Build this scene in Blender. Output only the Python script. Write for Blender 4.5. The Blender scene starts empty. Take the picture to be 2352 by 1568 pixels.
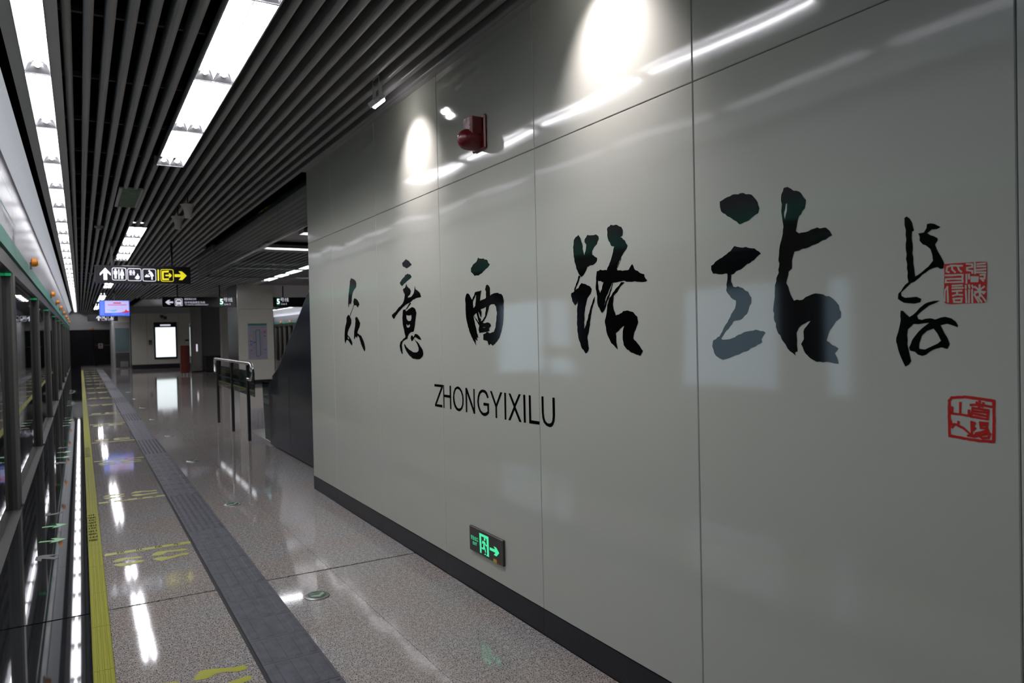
import bpy, bmesh, math, random, json
from mathutils import Vector, Matrix
from mathutils.geometry import tessellate_polygon
random.seed(7)
SC = bpy.context.scene
COL = SC.collection
# ------------------------------------------------------------------ camera
yaw, pitch, roll, CH = .5342, -.0152, -.0217, 1.683
F = Vector((math.sin(yaw)*math.cos(pitch), math.cos(yaw)*math.cos(pitch), math.sin(pitch)))
R = Vector((math.cos(yaw), -math.sin(yaw), 0)); U = R.cross(F)
R2 = R*math.cos(roll)+U*math.sin(roll); U2 = -R*math.sin(roll)+U*math.cos(roll)
cd = bpy.data.cameras.new('camera'); cam = bpy.data.objects.new('camera', cd); COL.objects.link(cam)
cam.matrix_world = Matrix(((R2.x, U2.x, -F.x, 0), (R2.y, U2.y, -F.y, 0), (R2.z, U2.z, -F.z, CH), (0, 0, 0, 1)))
cd.sensor_width = 36; cd.lens = 36*1676.48/2352; cd.clip_start = .05; cd.clip_end = 200
cd.dof.use_dof = True; cd.dof.focus_distance = 3.6; cd.dof.aperture_fstop = 4.0
SC.camera = cam
# ------------------------------------------------------------------ world, exposure
w = bpy.data.worlds.new('world'); SC.world = w; w.use_nodes = True
w.node_tree.nodes['Background'].inputs[0].default_value = (.9, .95, 1, 1)
w.node_tree.nodes['Background'].inputs[1].default_value = .0
SC.view_settings.view_transform = 'Standard'; SC.view_settings.look = 'None'
SC.view_settings.gamma = 1; SC.view_settings.use_curve_mapping = False
SC.view_settings.exposure = -0.25
SC.cycles.max_bounces = 7; SC.cycles.diffuse_bounces = 4; SC.cycles.glossy_bounces = 4
SC.cycles.transparent_max_bounces = 16
SC.cycles.sample_clamp_indirect = 4.0
TUBE_E = 62.0      # fluorescent tubes
SPOT_W = 58.0      # wall spotlights
PANEL_E = .45  # soft emission of the upper header panels, replacing lamp reflections
def spot_light(name, loc, target, watts, size, blend, parent=None):
    l = bpy.data.lights.new(name, 'SPOT'); l.energy = watts; l.spot_size = math.radians(size); l.spot_blend = blend
    l.shadow_soft_size = .03; l.color = (1, .93, .98)
    o = bpy.data.objects.new(name, l); COL.objects.link(o); o.location = loc
    o.rotation_euler = (Vector(target)-Vector(loc)).to_track_quat('-Z', 'Y').to_euler()
    return o
spot_light('spot_beam', (1.80, 4.97, 3.28), (2.164, 4.95, 2.93), SPOT_W, 88, 1.0)
spot_light('spot_beam', (1.80, 2.70, 3.34), (2.164, 2.68, 2.95), SPOT_W*1.25, 88, 1.0)

# ------------------------------------------------------------------ materials
def mat(name, col, rough=.5, metal=0, coat=0, coat_r=.05, ior=1.5, emit=None, es=1.0, spec=.5):
    m = bpy.data.materials.new(name); m.use_nodes = True; b = m.node_tree.nodes['Principled BSDF']
    b.inputs['Base Color'].default_value = (*col, 1); b.inputs['Roughness'].default_value = rough
    b.inputs['Metallic'].default_value = metal; b.inputs['IOR'].default_value = ior
    b.inputs['Coat Weight'].default_value = coat; b.inputs['Coat Roughness'].default_value = coat_r
    b.inputs['Specular IOR Level'].default_value = spec
    if emit:
        b.inputs['Emission Color'].default_value = (*emit, 1); b.inputs['Emission Strength'].default_value = es
    return m
def nodes(m): return m.node_tree.nodes, m.node_tree.links, m.node_tree.nodes['Principled BSDF']
def noise_col(m, c1, c2, scale, lo=.4, hi=.6, detail=3, vec=(1, 1, 1)):
    n, l, b = nodes(m)
    tc = n.new('ShaderNodeTexCoord'); geo = n.new('ShaderNodeNewGeometry'); mp = n.new('ShaderNodeMapping'); mp.inputs['Scale'].default_value = vec
    t = n.new('ShaderNodeTexNoise'); t.inputs['Scale'].default_value = scale; t.inputs['Detail'].default_value = detail
    r = n.new('ShaderNodeValToRGB'); r.color_ramp.elements[0].position = lo; r.color_ramp.elements[1].position = hi
    r.color_ramp.elements[0].color = (*c1, 1); r.color_ramp.elements[1].color = (*c2, 1)
    l.new(geo.outputs['Position'], mp.inputs['Vector']); l.new(mp.outputs[0], t.inputs['Vector']); l.new(t.outputs[0], r.inputs[0]); l.new(r.outputs[0], b.inputs['Base Color'])
    return r
def bump(m, scale, strength, dist=.01, detail=1, vec=(1, 1, 1), coat=False):
    n, l, b = nodes(m)
    geo = n.new('ShaderNodeNewGeometry'); mp = n.new('ShaderNodeMapping'); mp.inputs['Scale'].default_value = vec
    t = n.new('ShaderNodeTexNoise'); t.inputs['Scale'].default_value = scale; t.inputs['Detail'].default_value = detail
    bp = n.new('ShaderNodeBump'); bp.inputs['Strength'].default_value = strength; bp.inputs['Distance'].default_value = dist
    l.new(geo.outputs['Position'], mp.inputs['Vector']); l.new(mp.outputs[0], t.inputs['Vector']); l.new(t.outputs[0], bp.inputs['Height'])
    l.new(bp.outputs[0], b.inputs['Normal'])
    if coat: l.new(bp.outputs[0], b.inputs['Coat Normal'])
M = {}
M['enamel'] = mat('enamel', (.47, .468, .405), .07, spec=.5, ior=1.6); bump(M['enamel'], 1.5, .45, .012, 0, (1, 1, .8))
M['edge_highlight'] = mat('edge_highlight', (.5, .5, .46), .2)  # paler than the panel face, paints a highlight along its edges
M['joint'] = mat('joint', (.012, .012, .012), .8)
M['ink'] = mat('ink', (.002, .002, .002), .07)
M['seal_red'] = mat('seal_red', (.40, .008, .003), .4, spec=.3)
M['red'] = mat('red', (.105, .004, .005), .3)
M['dark_red'] = mat('dark_red', (.16, .008, .008), .4)
M['white_paint'] = mat('white_paint', (.75, .75, .76), .35)
M['slat'] = mat('slat', (.27, .262, .265), .38, spec=.5)
M['trim'] = mat('trim', (.40, .385, .39), .4)
M['void'] = mat('void', (.002, .002, .002), 1, spec=0)
M['black'] = mat('black', (.004, .004, .004), .4)
M['door_black'] = mat('door_black', (.004, .004, .005), .3, spec=.1)
M['brushed'] = mat('brushed', (.42, .40, .39), .38, 1)
M['black_gloss'] = mat('black_gloss', (.006, .006, .008), .08)
M['steel'] = mat('steel', (.55, .54, .53), .22, 1)
M['dark_steel'] = mat('dark_steel', (.10, .10, .10), .30, 1)
M['psd_frame'] = mat('psd_frame', (.045, .045, .044), .42, .3)
M['psd_edge'] = mat('psd_edge', (.11, .105, .09), .45, .3)
M['sill'] = mat('sill', (.075, .075, .072), .6, spec=.1)
M['reflector'] = mat('reflector', (.62, .62, .65), .35)
M['endcap'] = mat('endcap', (.30, .30, .31), .4)
M['tube'] = mat('tube', (.9, .9, .9), .4, emit=(.97, .96, 1), es=TUBE_E)
M['led'] = mat('led', (.9, .9, .9), .4, emit=(1, .98, .98), es=40)
M['fascia'] = mat('fascia', (.17, .172, .19), .30, spec=.04)
M['fascia_glow'] = mat('fascia_glow', (.55, .55, .60), .16, emit=(.88, .92, 1), es=PANEL_E)  # white header panel with added glow, standing in for reflected lamps
M['green_band'] = mat('green_band', (.06, .24, .18), .5, spec=.3)
M['orange'] = mat('orange', (.95, .30, .01), .3)
M['green_led'] = mat('green_led', (.0, .3, .1), .4, emit=(.05, .9, .35), es=.25)
M['yellow'] = mat('yellow', (.245, .245, .016), .55, spec=.12); 
M['yellow_decal'] = mat('yellow_decal', (.34, .34, .03), .4, spec=.3)
M['green_decal'] = mat('green_decal', (.10, .40, .12), .35)
M['grey_decal'] = mat('grey_decal', (.05, .05, .048), .45, spec=.2)
M['tactile'] = mat('tactile', (.072, .073, .085), .5, spec=.15)
noise_col(M['tactile'], (.062, .062, .072), (.085, .086, .10), 14)
M['concrete'] = mat('concrete', (.05, .05, .05), .8)
M['granite'] = mat('granite', (.3, .28, .27), .055, ior=1.5)
_r = noise_col(M['granite'], (.022, .020, .019), (.45, .43, .41), 140, .39, .50, 5)
_e = _r.color_ramp.elements.new(.44); _e.color = (.27, .245, .23, 1)
def _tint(m):
    n, l, b = nodes(m)
    geo = n.new('ShaderNodeNewGeometry'); t = n.new('ShaderNodeTexNoise'); t.inputs['Scale'].default_value = 1.6; t.inputs['Detail'].default_value = 2
    r = n.new('ShaderNodeValToRGB'); r.color_ramp.elements[0].position = .4; r.color_ramp.elements[1].position = .62
    r.color_ramp.elements[0].color = (.97, .98, 1, 1); r.color_ramp.elements[1].color = (1.0, .93, .90, 1)
    t2 = n.new('ShaderNodeTexNoise'); t2.inputs['Scale'].default_value = 38; t2.inputs['Detail'].default_value = 4
    r2 = n.new('ShaderNodeValToRGB'); r2.color_ramp.elements[0].position = .35; r2.color_ramp.elements[1].position = .65
    r2.color_ramp.elements[0].color = (.72, .70, .69, 1); r2.color_ramp.elements[1].color = (1.08, 1.08, 1.08, 1)
    mx = n.new('ShaderNodeMix'); mx.data_type = 'RGBA'; mx.blend_type = 'MULTIPLY'; mx.inputs[0].default_value = 1
    m2 = n.new('ShaderNodeMix'); m2.data_type = 'RGBA'; m2.blend_type = 'MULTIPLY'; m2.inputs[0].default_value = 1
    src = b.inputs['Base Color'].links[0].from_socket
    l.new(geo.outputs['Position'], t.inputs['Vector']); l.new(geo.outputs['Position'], t2.inputs['Vector']); l.new(t.outputs[0], r.inputs[0]); l.new(t2.outputs[0], r2.inputs[0])
    l.new(src, mx.inputs[6]); l.new(r.outputs[0], mx.inputs[7]); l.new(mx.outputs[2], m2.inputs[6]); l.new(r2.outputs[0], m2.inputs[7]); l.new(m2.outputs[2], b.inputs['Base Color'])
_tint(M['granite'])
M['granite_dark'] = mat('granite_dark', (.015, .016, .018), .03, ior=1.5)
noise_col(M['granite_dark'], (.008, .009, .010), (.030, .031, .034), 160, .4, .65)
M['skirt'] = mat('skirt', (.013, .013, .015), .4, spec=.25); noise_col(M['skirt'], (.009, .009, .011), (.022, .022, .026), 200, .4, .65)
M['beige'] = mat('beige', (.60, .585, .52), .25); bump(M['beige'], 1.2, .2, .01, 0)
M['grey_wall'] = mat('grey_wall', (.13, .13, .135), .35)
M['grey_panel'] = mat('grey_panel', (.34, .34, .34), .4)
M['dark_glossy'] = mat('dark_glossy', (.018, .020, .025), .16, spec=.35); bump(M['dark_glossy'], 1.0, .15, .01, 0)
M['sign_black'] = mat('sign_black', (.004, .004, .005), .3)
M['sign_white'] = mat('sign_white', (.8, .8, .85), .5, emit=(.80, .80, .95), es=.85)
M['sign_yellow'] = mat('sign_yellow', (.8, .7, .02), .5, emit=(.80, .70, .02), es=.85)
M['sign_green'] = mat('sign_green', (.01, .3, .08), .5, emit=(.01, .28, .08), es=.7)
M['exit_green'] = mat('exit_green', (.05, .6, .3), .5, emit=(.06, .74, .33), es=1.0)
M['exit_plate'] = mat('exit_plate', (.045, .038, .036), .35, .3)
M['lightbox'] = mat('lightbox', (.9, .9, .9), .4, emit=(.88, .97, 1), es=1.5)
M['ad_lit'] = mat('ad_lit', (.5, .6, .7), .4, emit=(.66, .80, 1), es=2.4)
M['tv_blue'] = mat('tv_blue', (.05, .1, .5), .4, emit=(.06, .16, .95), es=.9)
M['tv_lilac'] = mat('tv_lilac', (.5, .5, .8), .4, emit=(.52, .47, .90), es=.9)
M['tv_red'] = mat('tv_red', (.5, .02, .05), .4, emit=(.55, .03, .07), es=.9)
M['tv_teal'] = mat('tv_teal', (.1, .4, .5), .4, emit=(.12, .50, .62), es=.9)
M['tv_pale'] = mat('tv_pale', (.1, .4, .5), .4, emit=(.35, .45, .85), es=.9)
M['poster'] = mat('poster', (.30, .29, .37), .4)
M['map_green'] = mat('map_green', (.02, .16, .10), .4)
M['map_grey'] = mat('map_grey', (.20, .20, .24), .5)
M['map_red'] = mat('map_red', (.45, .03, .05), .5)
M['map_blue'] = mat('map_blue', (.05, .12, .5), .5)
M['map_orange'] = mat('map_orange', (.5, .15, .08), .5)
M['map_yellow'] = mat('map_yellow', (.4, .38, .03), .5)
M['map_purple'] = mat('map_purple', (.2, .01, .10), .5)
M['speaker'] = mat('speaker', (.72, .66, .62), .5)
M['grille'] = mat('grille', (.02, .045, .03), .7); noise_col(M['grille'], (.012, .19, .06), (.22, .24, .21), 9, .42, .58, 4, (1.0, 6, 1))
M['disc_green'] = mat('disc_green', (.005, .045, .018), .2)
M['disc_arrow'] = mat('disc_arrow', (.30, .42, .30), .4)
M['sticker_yellow'] = mat('sticker_yellow', (.42, .36, .02), .4)
M['sticker_white'] = mat('sticker_white', (.35, .35, .36), .4)
M['blue_glass'] = mat('blue_glass', (.13, .18, .19), .15)
def glass_mat(name, tint, f=.06):
    m = bpy.data.materials.new(name); m.use_nodes = True; n = m.node_tree.nodes; l = m.node_tree.links
    n.clear(); o = n.new('ShaderNodeOutputMaterial'); mx = n.new('ShaderNodeMixShader'); g = n.new('ShaderNodeBsdfGlossy'); t = n.new('ShaderNodeBsdfTransparent'); lw = n.new('ShaderNodeLayerWeight'); lw.inputs[0].default_value = .5
    pw = n.new('ShaderNodeMath'); pw.operation = 'POWER'; pw.inputs[1].default_value = 5
    fr = n.new('ShaderNodeMath'); fr.operation = 'MULTIPLY_ADD'; fr.inputs[1].default_value = .96; fr.inputs[2].default_value = .04
    l.new(lw.outputs['Facing'], pw.inputs[0]); l.new(pw.outputs[0], fr.inputs[0]); g.inputs['Roughness'].default_value = .015; t.inputs['Color'].default_value = (*tint, 1)
    l.new(fr.outputs[0], mx.inputs[0]); l.new(t.outputs[0], mx.inputs[1]); l.new(g.outputs[0], mx.inputs[2]); l.new(mx.outputs[0], o.inputs[0])
    return m
M['glass'] = glass_mat('glass', (.80, .86, .86)); M['glass_teal'] = glass_mat('glass_teal', (.22, .32, .31)); M['glass_clear'] = glass_mat('glass_clear', (.86, .90, .89))

# ------------------------------------------------------------------ helpers
class MB:
    def __init__(s): s.v = []; s.f = []; s.mi = []; s.mats = []
    def _m(s, m):
        if m not in s.mats: s.mats.append(m)
        return s.mats.index(m)
    def face(s, pts, m=0):
        i = len(s.v); s.v += [tuple(p) for p in pts]; s.f.append(tuple(range(i, i+len(pts)))); s.mi.append(m)
    def box(s, x0, x1, y0, y1, z0, z1, m=0):
        i = len(s.v)
        s.v += [(x, y, z) for x in (x0, x1) for y in (y0, y1) for z in (z0, z1)]
        for f in ((0, 1, 3, 2), (4, 6, 7, 5), (0, 4, 5, 1), (2, 3, 7, 6), (0, 2, 6, 4), (1, 5, 7, 3)):
            s.f.append(tuple(i+k for k in f)); s.mi.append(m)
    def prism(s, prof, axis, a, b, m=0, cap=True):
        """closed profile (list of 2-tuples) extruded along axis from a to b. axis Y: prof=(x,z); X: (y,z); Z: (x,y)"""
        def P(p, t): return (p[0], t, p[1]) if axis == 'Y' else (t, p[0], p[1]) if axis == 'X' else (p[0], p[1], t)
        i = len(s.v); n = len(prof); s.v += [P(p, a) for p in prof]+[P(p, b) for p in prof]
        for k in range(n): s.f.append((i+k, i+(k+1) % n, i+n+(k+1) % n, i+n+k)); s.mi.append(m)
        if cap:
            s.f.append(tuple(i+k for k in range(n))); s.mi.append(m); s.f.append(tuple(i+n+k for k in reversed(range(n)))); s.mi.append(m)
    def tube(s, pts, r, seg=12, m=0, caps=True):
        pts = [Vector(p) for p in pts]; rings = []; i0 = len(s.v)
        rr = r if isinstance(r, (list, tuple)) else [r]*len(pts)
        up = None
        for k, p in enumerate(pts):
            d = (pts[min(k+1, len(pts)-1)]-pts[max(k-1, 0)]).normalized()
            if up is None: up = Vector((0, 0, 1)) if abs(d.z) < .9 else Vector((1, 0, 0))
            a = d.cross(up).normalized(); up = a.cross(d).normalized()
            for q in range(seg):
                t = 2*math.pi*q/seg; s.v.append(tuple(p+(a*math.cos(t)+up*math.sin(t))*rr[k]))
        for k in range(len(pts)-1):
            for q in range(seg):
                A = i0+k*seg+q; B = i0+k*seg+(q+1) % seg; s.f.append((A, B, B+seg, A+seg)); s.mi.append(m)
        if caps:
            s.f.append(tuple(i0+q for q in reversed(range(seg)))); s.mi.append(m)
            e = i0+(len(pts)-1)*seg; s.f.append(tuple(e+q for q in range(seg))); s.mi.append(m)
    def build(s, name, mats, parent=None, smooth=False, bevel=0, **props):
        me = bpy.data.meshes.new(name); me.from_pydata(s.v, [], s.f)
        mats = mats if isinstance(mats, (list, tuple)) else [mats]
        for m in mats: me.materials.append(M[m] if isinstance(m, str) else m)
        me.polygons.foreach_set('material_index', s.mi)
        if smooth: me.polygons.foreach_set('use_smooth', [True]*len(s.f))
        bm = bmesh.new(); bm.from_mesh(me); bmesh.ops.remove_doubles(bm, verts=bm.verts, dist=1e-5) if smooth else None
        bmesh.ops.recalc_face_normals(bm, faces=bm.faces)
        if bevel: bmesh.ops.bevel(bm, geom=bm.edges[:], offset=bevel, segments=1, affect='EDGES')
        bm.to_mesh(me); bm.free()
        if smooth and hasattr(me, 'set_sharp_from_angle'): me.set_sharp_from_angle(angle=math.radians(40))
        return link(name, me, parent, **props)
def link(name, me, parent=None, **props):
    o = bpy.data.objects.new(name, me); COL.objects.link(o)
    if parent: o.parent = parent
    for k, v in props.items(): o[k] = v
    return o
def thing(name, label, cat, loc=(0, 0, 0), group=None):
    o = bpy.data.objects.new(name, None); COL.objects.link(o); o.location = loc; o.empty_display_size = .1
    o['label'] = label; o['category'] = cat
    if group: o['group'] = group
    return o
def tag(o, label, cat, group=None):
    o['label'] = label; o['category'] = cat
    if group: o['group'] = group
    return o
def structure(name, parent=None):
    o = bpy.data.objects.new(name, None); COL.objects.link(o); o['kind'] = 'structure'; return o
def boxo(name, b, m, parent=None, bevel=0, **p):
    s = MB(); s.box(*b); return s.build(name, m, parent, bevel=bevel, **p)
def copy_tree(root, loc, label=None, group=None):
    r = root.copy(); COL.objects.link(r); r.location = loc
    if label: r['label'] = label
    if group: r['group'] = group
    for ch in list(root.children):
        c = ch.copy(); COL.objects.link(c); c.parent = r
        for g in ch.children:
            d = g.copy(); COL.objects.link(d); d.parent = c
    return r
def poly_mesh(name, polys, to3, m, parent=None, lift=0, rough=0, step=.01, **props):
    """flat cut-out shapes: polys = list of [outer, hole, ...] in 2-D, to3 maps (a,b,k)->xyz"""
    vs = []; fs = []
    rnd = random.Random(3)
    for k, P in enumerate(polys):
        loops = []
        for lp in P:
            if rough:
                q = []
                for i in range(len(lp)):
                    a = Vector(lp[i]).to_2d(); b = Vector(lp[(i+1) % len(lp)]).to_2d(); L = (b-a).length; n = max(1, int(L/step))
                    nr = Vector((-(b-a).y, (b-a).x)).normalized() if L > 0 else Vector((0, 0))
                    for j in range(n): q.append(a.lerp(b, j/n)+nr*rnd.uniform(-rough, rough)*(1 if j else .3))
                lp = q
            loops.append([Vector((p[0], p[1], 0)) for p in lp])
        tri = tessellate_polygon(loops); base = len(vs)
        flat = [p for l in loops for p in l]
        vs += [to3(p.x, p.y, k) for p in flat]; fs += [tuple(base+i for i in t) for t in tri]
    me = bpy.data.meshes.new(name); me.from_pydata(vs, [], fs); me.materials.append(M[m] if isinstance(m, str) else m)
    bm = bmesh.new(); bm.from_mesh(me); bm.normal_update()
    bm.to_mesh(me); bm.free()
    return link(name, me, parent, **props)
def stroke(pts, w, wv=None):
    """polyline to list of quads (2-D), w = half width along a, wv = half width along b"""
    out = []; wv = wv or w
    for a, b in zip(pts[:-1], pts[1:]):
        d = Vector((b[0]-a[0], b[1]-a[1])); L = d.length or 1e-6; d /= L; n = Vector((-d.y, d.x))
        e = d*w*.8
        A = Vector(a)-e; B = Vector(b)+e
        out.append([[tuple(A+n*w), tuple(B+n*w), tuple(B-n*w), tuple(A-n*w)]])
    return out
def text_polys(s, size):
    cu = bpy.data.curves.new('t', 'FONT'); cu.body = s; cu.size = size; cu.align_x = 'CENTER'; cu.align_y = 'CENTER'
    o = bpy.data.objects.new('t', cu); COL.objects.link(o)
    bpy.context.view_layer.update()
    me = bpy.data.meshes.new_from_object(o.evaluated_get(bpy.context.evaluated_depsgraph_get()))
    r = ([tuple(v.co) for v in me.vertices], [tuple(p.vertices) for p in me.polygons])
    bpy.data.objects.remove(o); bpy.data.meshes.remove(me); bpy.data.curves.remove(cu)
    return r
def text_obj(s, size, to3, m, parent, name='lettering', sx=1):
    v, f = text_polys(s, size)
    me = bpy.data.meshes.new(name); me.from_pydata([to3(a*sx, b) for a, b, c in v], [], f); me.materials.append(M[m])
    return link(name, me, parent)

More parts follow.
